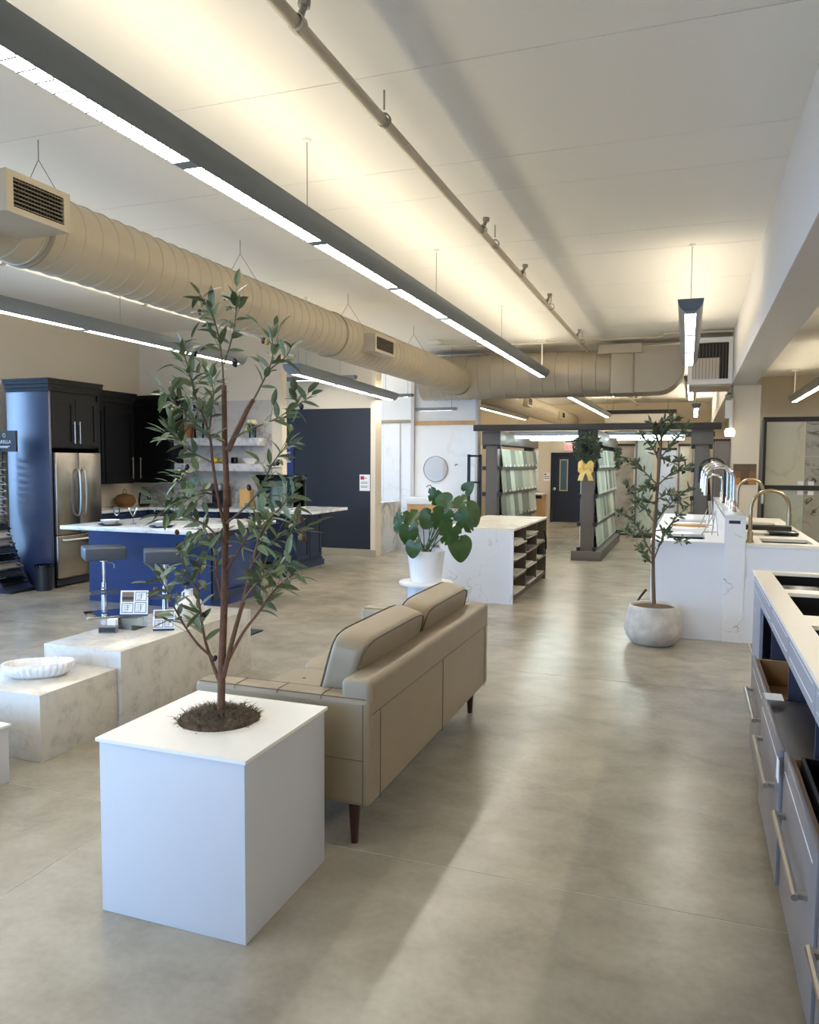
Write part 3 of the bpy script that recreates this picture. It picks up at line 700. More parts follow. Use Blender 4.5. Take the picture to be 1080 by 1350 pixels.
def card_stand(name, label, c, wdt, hgt, ang, panels, base_mat='plastic_dark', z=.49, lift=.0, tilt=-.2):
    root = thing(name, label, 'sign holder', (c[0], c[1], z), 'card displays on the tall stone plinth')
    R = Matrix.Translation((c[0], c[1], z+lift)) @ Matrix.Rotation(ang, 4, 'Z') @ Matrix.Rotation(tilt, 4, 'X')
    def put(dims, nm, m, par=root):
        b = B().box(*dims); b.v = [tuple(R @ Vector(p)) for p in b.v]; return b.build(nm, m, par)
    put((-wdt/2, wdt/2, -.012, .012, 0, .014), 'foot', base_mat)
    cd_ = put((-wdt/2, wdt/2, -.004, .004, .014, hgt), 'card', 'paper')
    for (u0, u1, v0, v1, kind) in panels:
        x0, x1, z0, z1 = -wdt/2+u0*wdt, -wdt/2+u1*wdt, .014+v0*(hgt-.014), .014+v1*(hgt-.014)
        if kind == 'photo':
            put((x0, x1, -.0052, -.004, z0, z1), 'photo', 'paper_photo', cd_)
            put((x0, x1, -.0058, -.0052, z0+(z1-z0)*.22, z0+(z1-z0)*.5), 'photo_band', 'ink', cd_)
        else:
            t = .004
            b = B().box(x0, x1, -.005, -.004, z0, z0+t).box(x0, x1, -.005, -.004, z1-t, z1).box(x0, x0+t, -.005, -.004, z0, z1).box(x1-t, x1, -.005, -.004, z0, z1)
            for i in range(4):
                f = (i+.7)/5; b.box(x0+(x1-x0)*.15, x0+(x1-x0)*(.5+.09*i), -.005, -.004, z0+(z1-z0)*f, z0+(z1-z0)*f+.0025)
            b.box((x0+x1)/2, (x0+x1)/2+.003, -.005, -.004, z0+(z1-z0)*.2, z1-(z1-z0)*.15)
            b.v = [tuple(R @ Vector(p)) for p in b.v]; b.build('diagram', 'ink', cd_)
    return root
four = [(.06,.48,.52,.94,'photo'), (.54,.95,.56,.94,'d'), (.06,.47,.06,.46,'d'), (.53,.95,.06,.5,'d')]
card_stand('card_display', 'largest printed card with four pictures, propped up on the tall stone plinth', (-3.76, 4.52), .195, .185, .42, four, lift=.085)
st_ = thing('acrylic_riser', 'clear acrylic riser block under the largest printed card', 'stand', (-3.74, 4.50, .49))
B().box(-3.83, -3.69, 4.44, 4.58, .492, .572).build('block', 'thin_glass', st_)
card_stand('card_display', 'smaller printed card with four pictures standing right of the acrylic riser', (-3.50, 4.52), .145, .15, .50, four)
cb = thing('sample_box', 'small grey boxed sample lying at the left end of the cards', 'box', (-3.8, 4.3, .49), 'small boxed samples on the plinth')
B().box(-3.88, -3.76, 4.30, 4.36, .49, .535).rot(.4, (-3.82, 4.33, 0)).build('body', 'tile_sample_dark', cb); B().box(-3.875, -3.765, 4.295, 4.30, .5, .53).rot(.4, (-3.82, 4.33, 0)).build('label_panel', 'ink', cb)
B().box(-3.86, -3.80, 4.36, 4.41, .49, .575).rot(.4, (-3.83, 4.38, 0)).build('white_card', 'paper', cb)
cb2 = thing('sample_box', 'small dark fronted sample box between the two printed cards', 'box', (-3.6, 4.55, .49), 'small boxed samples on the plinth')
B().box(-3.63, -3.575, 4.57, 4.60, .49, .57).rot(.4, (-3.6, 4.58, 0)).build('body', 'paper', cb2); B().box(-3.625, -3.58, 4.565, 4.57, .515, .565).rot(.4, (-3.6, 4.58, 0)).build('label_panel', 'ink', cb2)
vs_ = thing('vase', 'round textured white vase with narrow neck on the tall stone plinth', 'vase', (-3.56, 4.90, .49))
B().lathe([(.001,.0),(.055,.0),(.085,.025),(.108,.07),(.108,.11),(.09,.15),(.05,.178),(.032,.186),(.031,.232),(.034,.238),(.026,.238),(.024,.19),(.001,.186)], (-3.56, 4.90, .49), 32).build('body', 'vase_rough', vs_, smooth='all')
B().tube([(-3.592, 4.90, .715), (-3.612, 4.89, .70), (-3.615, 4.89, .67), (-3.60, 4.89, .655)], .007, 6).build('handle', 'vase_rough', vs_, smooth=True)
def sprig(b, base, n, h, spread, seed, ls=.05, lw=.012):
    r = random.Random(seed)
    for i in range(n):
        a = r.uniform(0, 2*PI); tip = Vector((math.cos(a)*spread*r.random(), math.sin(a)*spread*r.random(), h*r.uniform(.6, 1)))
        P = [base, base+tip*.5+Vector((0,0,.02)), base+tip]
        b.tube(P, [.002,.0015,.001], 4)
        for k in range(9):
            t = .3+.7*k/9; p = base+tip*t; d = Vector((r.uniform(-1,1), r.uniform(-1,1), r.uniform(-.2,.8))).normalized()*ls
            s_ = d.cross(Vector((r.uniform(-.3,.3), r.uniform(-.3,.3), 1))).normalized()*lw
            b.add([p, p+d*.5+s_, p+d, p+d*.5-s_], [(0,1,2,3)])
    return b
sprig(B(), Vector((-3.56, 4.90, .70)), 9, .2, .16, 5).build('greenery', 'leaf_dark', vs_, kind='stuff')

# ---------------------------------------------------------------- leather sofa (back to the aisle)
so = thing('sofa', 'taupe leather two seat sofa seen from behind, standing along the aisle', 'sofa', (-1.75, 4.05, 0))
SX0, SX1, SY0, SY1 = -2.17, -1.272, 3.02, 5.10
rb_ = lambda nm, d, bev, seg=4, par=so, m='leather': box(nm, m, d, par, bevel=bev, seg=seg)
rb_('base', (SX0+.05, SX1-.02, SY0+.13, SY1-.13, .19, .36), .02)
bk = rb_('back', (SX1-.15, SX1, SY0+.015, SY1-.015, .195, .752), .03)
for y in (SY0+.015+.10, (SY0+SY1)/2, SY1-.11):
    B().tube([(SX1+.0012, y, .20), (SX1+.0012, y, .60)], .0022, 4).build('seam', 'leather_seam', bk)
B().tube([(SX1+.0012, SY0+.02, .605), (SX1+.0012, SY1-.02, .605)], .0022, 4).build('seam', 'leather_seam', bk)
for s_, (a, b_) in enumerate(((SY0, SY0+.135), (SY1-.135, SY1))):
    ar = rb_('arm', (SX0, SX1-.005, a, b_, .19, .672), .028)
    face = a-.001 if s_ == 0 else b_+.001
    B().tube([(SX0+.02, face, .40), (SX1-.03, face, .40)], .002, 4).build('seam', 'leather_seam', ar)
    for x in (-1.95, -1.73, -1.51):
        B().tube([(x, face, .655), (x, face+.001, .665), (x, a+.02, .6732), (x, b_-.02, .6732)], .002, 4).build('seam', 'leather_seam', ar)
    for yy in (a+.012, b_-.012): B().tube([(SX0+.02, yy, .668), (SX1-.03, yy, .668)], .0024, 4).build('seam', 'leather_seam', ar)
    B().tube([(SX1-.035, face, .20), (SX1-.035, face, .65)], .002, 4).build('seam', 'leather_seam', ar)
mid = (SY0+SY1)/2
for i, (a, b_) in enumerate(((SY0+.14, mid-.004), (mid+.004, SY1-.14))):
    me = cushion_mesh((SX1-.3-SX0)/2+.04, (b_-a)/2, .075, 7, 14); me.transform(Matrix.Translation(((SX0+SX1-.3)/2+.02, (a+b_)/2, .42)))
    link('seat_cushion', me, 'leather', so)
    for ty in (.3, .7):
        for tx in (.25, .5, .75):
            B().lathe([(.001,.006),(.008,.004),(.011,0)], (SX0+.05+tx*.5, a+(b_-a)*ty, .494), 10).build('button', 'leather_seam', so)
for i, (a, b_) in enumerate(((SY0+.15, mid-.002), (mid+.002, SY1-.15))):
    hx, hy, hz = .088, (b_-a)/2, .245
    T = Matrix.Translation((SX1-.235, (a+b_)/2, .665)) @ Matrix.Rotation(.27, 4, 'Y')
    me = cushion_mesh(hx, hy, hz, 8, 16); me.transform(T); bc = link('back_cushion', me, 'leather', so)
    for s_ in (-1, 1):
        loop = []
        for k in range(49):
            an = 2*PI*k/48; c_, q = math.cos(an), math.sin(an); rr = (abs(c_)**8+abs(q)**8)**(-1/8)*.965
            loop.append(T @ Vector((s_*hx*.9, hy*c_*rr, hz*q*rr)))
        B().tube(loop, .0042, 6, caps=False).build('piping', 'leather_seam', bc, smooth=True)
for x in (SX0+.09, SX1-.10):
    for y in (SY0+.06, SY1-.10):
        B().lathe([(.001,.2),(.030,.2),(.028,.17),(.016,0),(.001,0)], (x, y, 0), 16).build('leg', 'sofa_leg', so, smooth=True)

# ---------------------------------------------------------------- pedestal with the monstera
pd_ = thing('round_pedestal', 'round pale stone pedestal table under the monstera pot', 'pedestal', (-2.66, 7.85, 0))
PC = (-2.66, 7.85)
B().lathe([(.001, 0), (.205, 0), (.205, .385), (.001, .385)], (*PC, 0), 40).build('column', 'slab_bluewhite', pd_, smooth=True)
B().lathe([(.001, .386), (.285, .386), (.29, .39), (.29, .412), (.285, .416), (.001, .416)], (*PC, 0), 48).build('top', 'white_paint', pd_, smooth=True)
mp_ = thing('monstera_plant', 'large leaved monstera in a white cylindrical pot on the round pedestal', 'plant', (*PC, .417))
pz = .417
pot_ = B().lathe([(.001,0),(.165,0),(.168,.012),(.170,.02),(.205,.335),(.205,.34),(.19,.34),(.185,.30),(.001,.30)], (*PC, pz), 40).build('pot', 'ceramic', mp_, smooth=True)
B().lathe([(.001,.0),(.186,.0)], (*PC, pz+.305), 30).build('soil', 'soil', mp_)
def monstera_leaf(size, seed, split=True):
    """heart shaped blade with notches, local: stem at origin, blade along +X, normal +Z"""
    r = random.Random(seed); n = 40; out = []
    for k in range(n):
        a = 2*PI*k/n; x = .5-.52*math.cos(a); y = .46*math.sin(a)*(1-.28*math.cos(a-0)*-1)
        q = 1.0
        if k < 3 or k > n-3: x -= .0; q = .55 if k == 0 else .9
        if split and 7 < k < n-7 and (k % 6 == 2): q = r.uniform(.62, .78)
        cx = .48; out.append((cx+(x-cx)*q, y*q))
    vs = [(.40, 0, 0)]; fs = []
    for sc in (.5, 1.0):
        for (x, y) in out:
            X = .40+(x-.40)*sc; Y = y*sc
            z = .32*abs(Y)-.30*X*X-.12*Y*Y*4
            vs.append((X, Y, z))
    for k in range(n):
        k2 = (k+1) % n; fs.append((0, 1+k, 1+k2)); fs.append((1+k, 1+n+k, 1+n+k2, 1+k2))
    vs = [tuple(c*size for c in v) for v in vs]
    me = bpy.data.meshes.new('leaf'); me.from_pydata(vs, [], fs); me.materials.append(MATS['monstera'])
    me.polygons.foreach_set('use_smooth', [True]*len(fs)); return me
base = Vector((PC[0], PC[1], pz+.30))
# attachment pixel, depth, blade heading pixel, size
ML = [((533,676),7.75,(508,712),.20), ((541,690),7.6,(534,735),.19), ((556,689),7.8,(512,665),.20), ((572,672),7.65,(556,700),.19), ((588,668),7.6,(575,708),.22),
      ((598,662),7.95,(560,655),.17), ((606,672),7.7,(616,700),.22), ((612,662),7.95,(632,690),.24), ((618,660),8.1,(560,665),.2), ((605,705),7.6,(608,724),.23),
      ((600,690),7.5,(590,712),.20), ((612,650),8.0,(622,638),.13), ((528,700),7.95,(512,716),.13), ((548,712),7.55,(540,742),.16), ((582,664),8.05,(572,652),.17)]
for i, ((px, py), dep, (hx, hy), sz) in enumerate(ML):
    p = pt(px, py, dep); h = pt(hx, hy, dep-.06)
    m_ = (base+p)/2+Vector((0, 0, .06))
    B().tube(smooth_path([base+Vector((rng.uniform(-.05,.05), rng.uniform(-.05,.05), 0)), m_, p], 6), [.0065, .006, .006, .0055, .0055, .005, .005, .0045, .0045, .004, .004, .0035, .0035], 6).build('stem', 'monstera_stem', mp_, smooth=True)
    x = (h-p).normalized(); toc = (Vector((-.2, -1.5, 1.3))).normalized(); z = (toc-x*toc.dot(x)).normalized()
    z = Matrix.Rotation(rng.uniform(-.9,.9), 3, x) @ z; y = z.cross(x)
    Mx = Matrix((x, y, z)).transposed().to_4x4(); Mx.translation = p
    o = bpy.data.objects.new('leaf', monstera_leaf(sz*1.18, i, i % 2 == 0)); COL.objects.link(o)
    o.parent = mp_; o.matrix_parent_inverse = wm(mp_).inverted(); o.matrix_basis = Mx

# ---------------------------------------------------------------- marble storage island with cubbies
MX0, MX1, MY0, MY1, MZ = -2.86, -1.97, 9.05, 11.3, .91
si = thing('sample_island', 'white veined marble island with open cubbies full of tile samples', 'cabinet', (-2.4, 10.1, 0))
box('end_panel', 'island_marble', (MX0, MX1, MY0, MY0+.03, 0, MZ-.025), si)
box('top', 'top_marble', (MX0, MX1+.012, MY0, MY1, MZ-.025, MZ), si)
box('side_panel', 'island_marble', (MX0, MX0+.02, MY0+.03, MY1, 0, MZ-.025), si)
box('back_board', 'cubby_wood', (MX0+.42, MX0+.44, MY0+.03, MY1-.03, .08, MZ-.025), si)
box('end_board', 'cubby_wood', (MX0+.02, MX1, MY1-.03, MY1, 0, MZ-.025), si)
box('plinth_board', 'cubby_wood', (MX0+.05, MX1-.05, MY0+.03, MY1-.03, 0, .08), si)
cols = [MY0+.03, MY0+.03+.73, MY0+.03+1.46, MY1-.03]
for y in cols[1:3]: box('divider', 'cubby_wood', (MX0+.44, MX1, y-.012, y+.012, .08, MZ-.025), si)
lev = [.08, .29, .50, .68]
for c in range(3):
    for li, z in enumerate(lev):
        z += (.03 if c == 1 else 0) + (.05 if (c == 2 and li) else 0)
        if not (c == 2 and li == 3):
            box('shelf', 'cubby_wood', (MX0+.44, MX1-.005, cols[c]+.012, cols[c+1]-.012, z, z+.018), si)
rs = random.Random(9); names = ['left', 'middle', 'right']
nth = ['lowest', 'second', 'third', 'top']
for c in range(3):
    for li, z in enumerate(lev):
        if c == 2 and li == 3: continue
        z += (.03 if c == 1 else 0) + (.05 if (c == 2 and li) else 0) + .018
        zz = z
        for k in range(2 if li < 3 else 3):
            a = cols[c]+.03+rs.uniform(0, .08); b_ = cols[c+1]-.03-rs.uniform(0, .10); th = rs.uniform(.012, .02)
            o = box('tile_sample', rs.choice(['tile_sample', 'tile_sample', 'top_marble', 'tile_sample_dark']), (MX0+.50, MX1+rs.uniform(-.03, .035), a, b_, zz, zz+th))
            tag(o, '%s tile sample, %s shelf, %s cubby column of the marble island' % (('bottom', 'second', 'upper')[k], nth[li], names[c]), 'tile', 'tile samples in the island cubbies')
            zz += th+.001
bag = thing('black_bag', 'small black bag with strap hanging at the far end of the marble island', 'bag', (MX1, 11.1, .5))
B().tube([(MX1+.01, 11.05, .74), (MX1+.025, 11.12, .62), (MX1+.02, 11.18, .45)], .012, 6).build('strap', 'matte_black', bag)
box('body', 'matte_black', (MX1-.10, MX1+.012, 11.0, 11.22, .36, .46), bag, bevel=.02)

# ---------------------------------------------------------------- kitchen corner
def shaker(root, nm, plane, a, b_, z0, z1, m='cabinet_black', axis='x', handle=None, hm='brushed_nickel', rail=.07, flip=1):
    """framed door on plane; axis 'x': door faces +X, spans a..b in y; axis 'y': faces -Y, spans a..b in x"""
    def bx(u0, u1, v0, v1, t0, t1): return (plane+t0, plane+t1, u0, u1, v0, v1) if axis == 'x' else (u0, u1, plane-t1, plane-t0, v0, v1)
    b = B().box(*bx(a, a+rail, z0, z1, 0, .022)).box(*bx(b_-rail, b_, z0, z1, 0, .022)).box(*bx(a+rail, b_-rail, z0, z0+rail, 0, .022)).box(*bx(a+rail, b_-rail, z1-rail, z1, 0, .022))
    b.box(*bx(a+rail, b_-rail, z0+rail, z1-rail, 0, .010))
    d = b.build(nm, m, root)
    if handle:
        u, v0, v1 = handle
        hb = B()
        if axis == 'x': hb.tube([(plane+.055, u, v0), (plane+.055, u, v1)], .008, 8).tube([(plane+.02, u, v0+.03), (plane+.055, u, v0+.03)], .006, 6).tube([(plane+.02, u, v1-.03), (plane+.055, u, v1-.03)], .006, 6)
        else: hb.tube([(u, plane-.055, v0), (u, plane-.055, v1)], .008, 8).tube([(u, plane-.02, v0+.03), (u, plane-.055, v0+.03)], .006, 6).tube([(u, plane-.02, v1-.03), (u, plane-.055, v1-.03)], .006, 6)
        hb.build('handle', hm, d, smooth=True)
    return d
def crown(x0, x1, y0, y1, z, sides):
    """stepped crown moulding; sides: which faces flare"""
    b = B()
    for i, (h0, h1, e) in enumerate(((0, .04, .015), (.04, .09, .035), (.09, .13, .06), (.13, .16, .07))):
        b.box(x0-(e if 'w' in sides else 0), x1+(e if 'e' in sides else 0), y0-(e if 's' in sides else 0), y1+(e if 'n' in sides else 0), z+h0, z+h1)
    return b
FX = -7.90
tc_ = thing('fridge_cabinet', 'tall black cabinet surround with two doors above the refrigerator', 'cabinet', (-8.3, 8.4, 0))
box('side_panel', 'cabinet_side_sheen', (-8.62, FX, 7.93, 7.97, 0, 2.60), tc_, bevel=.003, label='glossy dark side panel, blue window sheen partly put into its colour')
box('side_panel', 'cabinet_black', (-8.62, FX, 8.82, 8.86, 0, 2.60), tc_)
box('upper_box', 'cabinet_black', (-8.62, FX-.02, 7.97, 8.82, 1.86, 2.60), tc_)
shaker(tc_, 'door', FX-.02, 7.975, 8.392, 1.88, 2.52, handle=(8.35, 1.92, 2.22))
shaker(tc_, 'door', FX-.02, 8.40, 8.815, 1.88, 2.52, handle=(8.445, 1.92, 2.22))
crown(-8.62, FX, 7.93, 8.86, 2.60, 'se').build('crown_moulding', 'cabinet_black', tc_)
fr_ = thing('refrigerator', 'stainless steel french door refrigerator in the black cabinet', 'refrigerator', (-8.2, 8.4, 0))
box('body', 'plastic_dark', (-8.58, FX-.03, 7.985, 8.81, .05, 1.80), fr_)
for (a, b_, hy) in ((7.985, 8.392, 8.345), (8.400, 8.81, 8.447)):
    d = box('door', 'stainless', (FX-.03, FX+.05, a, b_, .70, 1.80), fr_, bevel=.012, seg=3)
    B().tube(smooth_path([(FX+.05, hy, .94), (FX+.10, hy, 1.0), (FX+.115, hy, 1.25), (FX+.10, hy, 1.52), (FX+.05, hy, 1.58)], 5), .014, 8).build('handle', 'brushed_nickel', d, smooth=True)
d = box('freezer_drawer', 'stainless', (FX-.03, FX+.05, 7.985, 8.81, .12, .69), fr_, bevel=.012, seg=3)
B().tube(smooth_path([(FX+.05, 8.08, .63), (FX+.11, 8.12, .63), (FX+.11, 8.68, .63), (FX+.05, 8.72, .63)], 4), .013, 8).build('handle', 'brushed_nickel', d, smooth=True)
box('toe_grille', 'plastic_dark', (FX-.06, FX+.02, 7.99, 8.8, .02, .11), fr_)
uc = thing('upper_cabinet', 'black upper cabinet on the left kitchen wall between fridge and corner', 'cabinet', (-8.6, 9.5, 1.3))
box('body', 'cabinet_black', (XL+.005, -8.5, 8.87, 10.28, 1.33, 2.60), uc)
shaker(uc, 'door', -8.5, 9.62, 10.27, 1.36, 2.52, handle=(10.2, 1.4, 1.75)); shaker(uc, 'door', -8.5, 8.90, 9.60, 1.36, 2.52)
crown(XL+.005, -8.48, 8.87, 10.28, 2.60, 'e').build('crown_moulding', 'cabinet_black', uc)
uc2 = thing('upper_cabinet', 'black upper cabinet on the kitchen back wall beside the open shelves', 'cabinet', (-8.4, 10.8, 1.3))
box('body', 'cabinet_black', (XL+.005, -8.02, 10.6, 10.945, 1.33, 2.60), uc2)
shaker(uc2, 'door', 10.6, -8.66, -8.04, 1.36, 2.52, axis='y', handle=(-8.58, 1.4, 1.75))
crown(XL+.005, -8.02, 10.58, 10.945, 2.60, 'es').build('crown_moulding', 'cabinet_black', uc2)
bc_ = thing('base_cabinet', 'dark base cabinet run along the kitchen back wall', 'cabinet', (-7.6, 10.6, 0))
box('body', 'navy_dark', (XL+.005, -6.95, 10.33, 10.945, .09, .90), bc_); box('toe_board', 'matte_black', (XL+.005, -6.95, 10.38, 10.94, 0, .09), bc_)
for i, x in enumerate((-8.2, -7.6)): shaker(bc_, 'door', 10.33, x, x+.58, .12, .86, 'navy_dark', 'y', handle=(x+.06, .6, .8))
bw_ = box('worktop', 'quartz_top', (XL+.005, -6.96, 10.28, 10.945, .905, .945)); tag(bw_, 'grey stone worktop along the kitchen back wall', 'worktop')
bc3 = thing('base_cabinet', 'dark base cabinet between refrigerator and kitchen corner', 'cabinet', (-8.6, 9.5, 0))
box('body', 'navy_dark', (XL+.005, -8.25, 8.87, 10.27, 0, .90), bc3); shaker(bc3, 'door', -8.25, 8.9, 9.55, .12, .86, 'navy_dark'); shaker(bc3, 'door', -8.25, 9.57, 10.2, .12, .86, 'navy_dark')
w3 = box('worktop', 'quartz_top', (XL+.005, -8.22, 8.87, 10.275, .905, .945)); tag(w3, 'short stone worktop between refrigerator and kitchen corner', 'worktop')
sp_ = thing('backsplash', 'grey marble backsplash behind the open shelves', 'panel', (-7.3, 10.94, .95))
zr = [.947, 1.25, 1.55, 1.85, 2.15, 2.45, 2.68]
for i in range(6):
    if i < 1: box('marble_strip', 'backsplash_marble', (XL+.01, -6.33, 10.935, 10.949, zr[i], zr[i+1]-.003), sp_)
    else: box('marble_strip', 'backsplash_marble', (-8.0, -6.33, 10.935, 10.949, zr[i], zr[i+1]-.003), sp_)
for z, l in ((1.945, 'upper thick marble floating shelf with flower vase in the kitchen'), (1.535, 'lower thick marble floating shelf in the kitchen')):
    o = box('floating_shelf', 'shelf_marble', (-8.015, -6.42, 10.68, 10.934, z, z+.12), None, bevel=.003); tag(o, l, 'shelf', 'floating kitchen shelves')
fv = thing('flower_vase', 'clear glass vase of cream flowers on the upper floating shelf', 'vase', (-6.60, 10.8, 2.065))
B().lathe([(.001,0),(.05,0),(.055,.01),(.06,.2),(.057,.2),(.05,.015),(.001,.012)], (-6.60, 10.8, 2.066), 20).build('glass', 'thin_glass', fv, smooth=True)
for i in range(9):
    a = i*.7; r_ = .06*((i % 3)/2); p = Vector((-6.60+r_*math.cos(a), 10.8+r_*math.sin(a), 2.31+.02*(i % 2)))
    B().tube([(-6.60, 10.8, 2.09), p], .005, 5).build('flower_stem', 'stem_green', fv)
    me = cushion_mesh(.032, .032, .03, 2, 3); me.transform(Matrix.Translation(p)); link('flower', me, 'flower_cream', fv)
sprig(B(), Vector((-6.60, 10.8, 2.12)), 6, .16, .1, 8).build('foliage', 'stem_green', fv, kind='stuff')
cb_ = B().lathe([(.001,0),(.10,0),(.13,.24),(.12,.24),(.095,.02),(.001,.02)], (-7.86, 10.8, 2.066), 24).build('copper_bucket', 'wood_copper', None, smooth=True); tag(cb_, 'copper brown bucket at the left end of the upper floating shelf', 'bucket')
jr = B().lathe([(.001,0),(.07,0),(.08,.05),(.08,.30),(.05,.36),(.05,.38),(.001,.38)], (-7.62, 10.82, 2.066), 20).build('glass_jar', 'thin_glass', None, smooth=True); tag(jr, 'pale glass jar beside the copper bucket', 'jar')
for i, (x, m, r_, l) in enumerate(((-7.30, 'lemon', .05, 'yellow fruit on the lower floating shelf, left of the tree trunk'), (-7.19, 'olive_green', .045, 'green fruit on the lower floating shelf, left of the tree trunk'))):
    me = cushion_mesh(r_, r_, r_, 2, 6); me.transform(Matrix.Translation((x, 10.8, 1.656+r_))); o = link('fruit', me, m); tag(o, l, 'fruit', 'fruit on the lower shelf')
o = box('dark_jar', 'gloss_black', (-6.98, -6.89, 10.75, 10.84, 1.656, 1.76), None, bevel=.015); tag(o, 'small dark square jar on the lower floating shelf', 'jar')
o = B().lathe([(.001,.0),(.07,0),(.15,.09),(.145,.09),(.06,.012),(.001,.012)], (-6.66, 10.8, 1.656), 24).build('white_bowl', 'ceramic_dish', None, smooth=True); tag(o, 'white bowl on the lower floating shelf', 'bowl')
kt = thing('kettle', 'glass and black electric kettle on the worktop in the kitchen corner', 'kettle', (-8.45, 10.45, .946))
B().lathe([(.001,0),(.085,0),(.09,.03),(.08,.04)], (-8.45, 10.45, .946), 20).build('base', 'matte_black', kt, smooth=True)
B().lathe([(.085,.04),(.09,.08),(.075,.21),(.07,.215)], (-8.45, 10.45, .946), 20).build('body', 'thin_glass', kt, smooth=True)
B().lathe([(.075,.212),(.06,.235),(.015,.24),(.001,.25)], (-8.45, 10.45, .946), 20).build('lid', 'matte_black', kt, smooth=True)
B().tube(smooth_path([(-8.38,10.42,1.16),(-8.30,10.40,1.18),(-8.26,10.38,1.12),(-8.30,10.4,1.0),(-8.36,10.42,.985)],5), .014, 8).build('handle', 'matte_black', kt, smooth=True)
bk_ = thing('wicker_basket', 'round brown wicker basket with handle behind the kettle', 'basket', (-8.62, 10.2, .946))
B().lathe([(.001,0),(.11,0),(.17,.07),(.165,.13),(.12,.19),(.03,.215),(.001,.22)], (-8.62, 10.2, .946), 28).build('body', 'basket', bk_, smooth=True)
B().tube(smooth_path([(-8.66,10.2,1.15),(-8.64,10.2,1.22),(-8.60,10.2,1.22),(-8.58,10.2,1.15)],4), .006, 6).build('handle', 'champagne_gold', bk_)
sk = thing('outlet', 'white wall outlet with a black plug above the worktop', 'outlet', (-8.1, 10.93, 1.2))
box('plate', 'white_paint', (-7.98, -7.88, 10.925, 10.934, 1.12, 1.26), sk); box('plug', 'matte_black', (-7.96, -7.91, 10.89, 10.925, 1.16, 1.20), sk)
B().tube(smooth_path([(-7.94,10.89,1.18),(-8.0,10.85,1.22),(-8.05,10.8,1.1),(-8.08,10.7,.955),(-8.3,10.5,.952)],4), .006, 5).build('cord', 'matte_black', sk)
cm = thing('coffee_maker', 'dark coffee machine on the kitchen worktop behind the olive tree', 'appliance', (-7.2, 10.6, .946))
box('body', 'plastic_dark', (-7.32, -7.05, 10.55, 10.85, .946, 1.02), cm, bevel=.01); box('column', 'plastic_dark', (-7.32, -7.05, 10.72, 10.85, 1.02, 1.30), cm, bevel=.01); box('head', 'brushed_nickel', (-7.32, -7.05, 10.56, 10.85, 1.22, 1.33), cm, bevel=.01)
o = box('yellow_box', 'yellow_box', (-6.85, -6.66, 10.80, 10.93, .946, 1.25)); tag(o, 'pale orange board leaning on the backsplash beside the glass tank', 'board')
tl = B().lathe([(.001,0),(.045,0),(.045,.09),(.04,.09),(.04,.01),(.001,.01)], (-6.62, 10.66, .946), 16).build('teal_cup', 'teal', None, smooth=True); tag(tl, 'small teal cup beside the glass tank', 'cup')
# peninsula with the glass tank
pn = thing('peninsula_cabinet', 'navy panelled cabinet at the end of the kitchen counter', 'cabinet', (-6.3, 11, 0))
B().box(-6.95, -6.13, 10.60, 10.93, .12, .905).box(-6.13, -5.74, 10.60, 11.50, .12, .905).build('body', 'navy_dark', pn)
B().box(-6.95, -6.13, 10.56, 10.93, 0, .09).box(-6.13, -5.70, 10.56, 11.54, 0, .09).box(-6.13, -5.72, 10.58, 11.52, .09, .13).build('base_moulding', 'navy_dark', pn)
for (a, b_) in ((10.62, 11.04), (11.06, 11.48)):
    shaker(pn, 'side_panel', -5.74, a, b_, .15, .88, 'navy_dark', 'x', rail=.06)
pt_ = B().box(-6.955, -6.13, 10.33, 10.93, .907, .95).box(-6.13, -5.30, 10.33, 11.6, .907, .95).build('worktop', 'quartz_top'); tag(pt_, 'stone top overhanging the navy kitchen peninsula', 'worktop')
tk = thing('glass_tank', 'glass tank with a black lid on the kitchen peninsula', 'tank', (-6.0, 10.75, .95))
box('lid', 'gloss_black', (-6.38, -5.72, 10.52, 10.98, 1.40, 1.49), tk, bevel=.012); box('base', 'white_paint', (-6.36, -5.74, 10.54, 10.96, .951, .985), tk)
for dims in ((-6.36, -5.74, 10.54, 10.548, .985, 1.40), (-6.36, -5.74, 10.952, 10.96, .985, 1.40), (-6.36, -6.352, 10.548, 10.952, .985, 1.40), (-5.748, -5.74, 10.548, 10.952, .985, 1.40)):
    box('pane', 'thin_glass', dims, tk)
for (x, y) in ((-6.36, 10.54), (-5.75, 10.54), (-6.36, 10.95), (-5.75, 10.95)): box('corner_post', 'brushed_nickel', (x-.003, x+.013, y-.003, y+.013, .985, 1.40), tk)
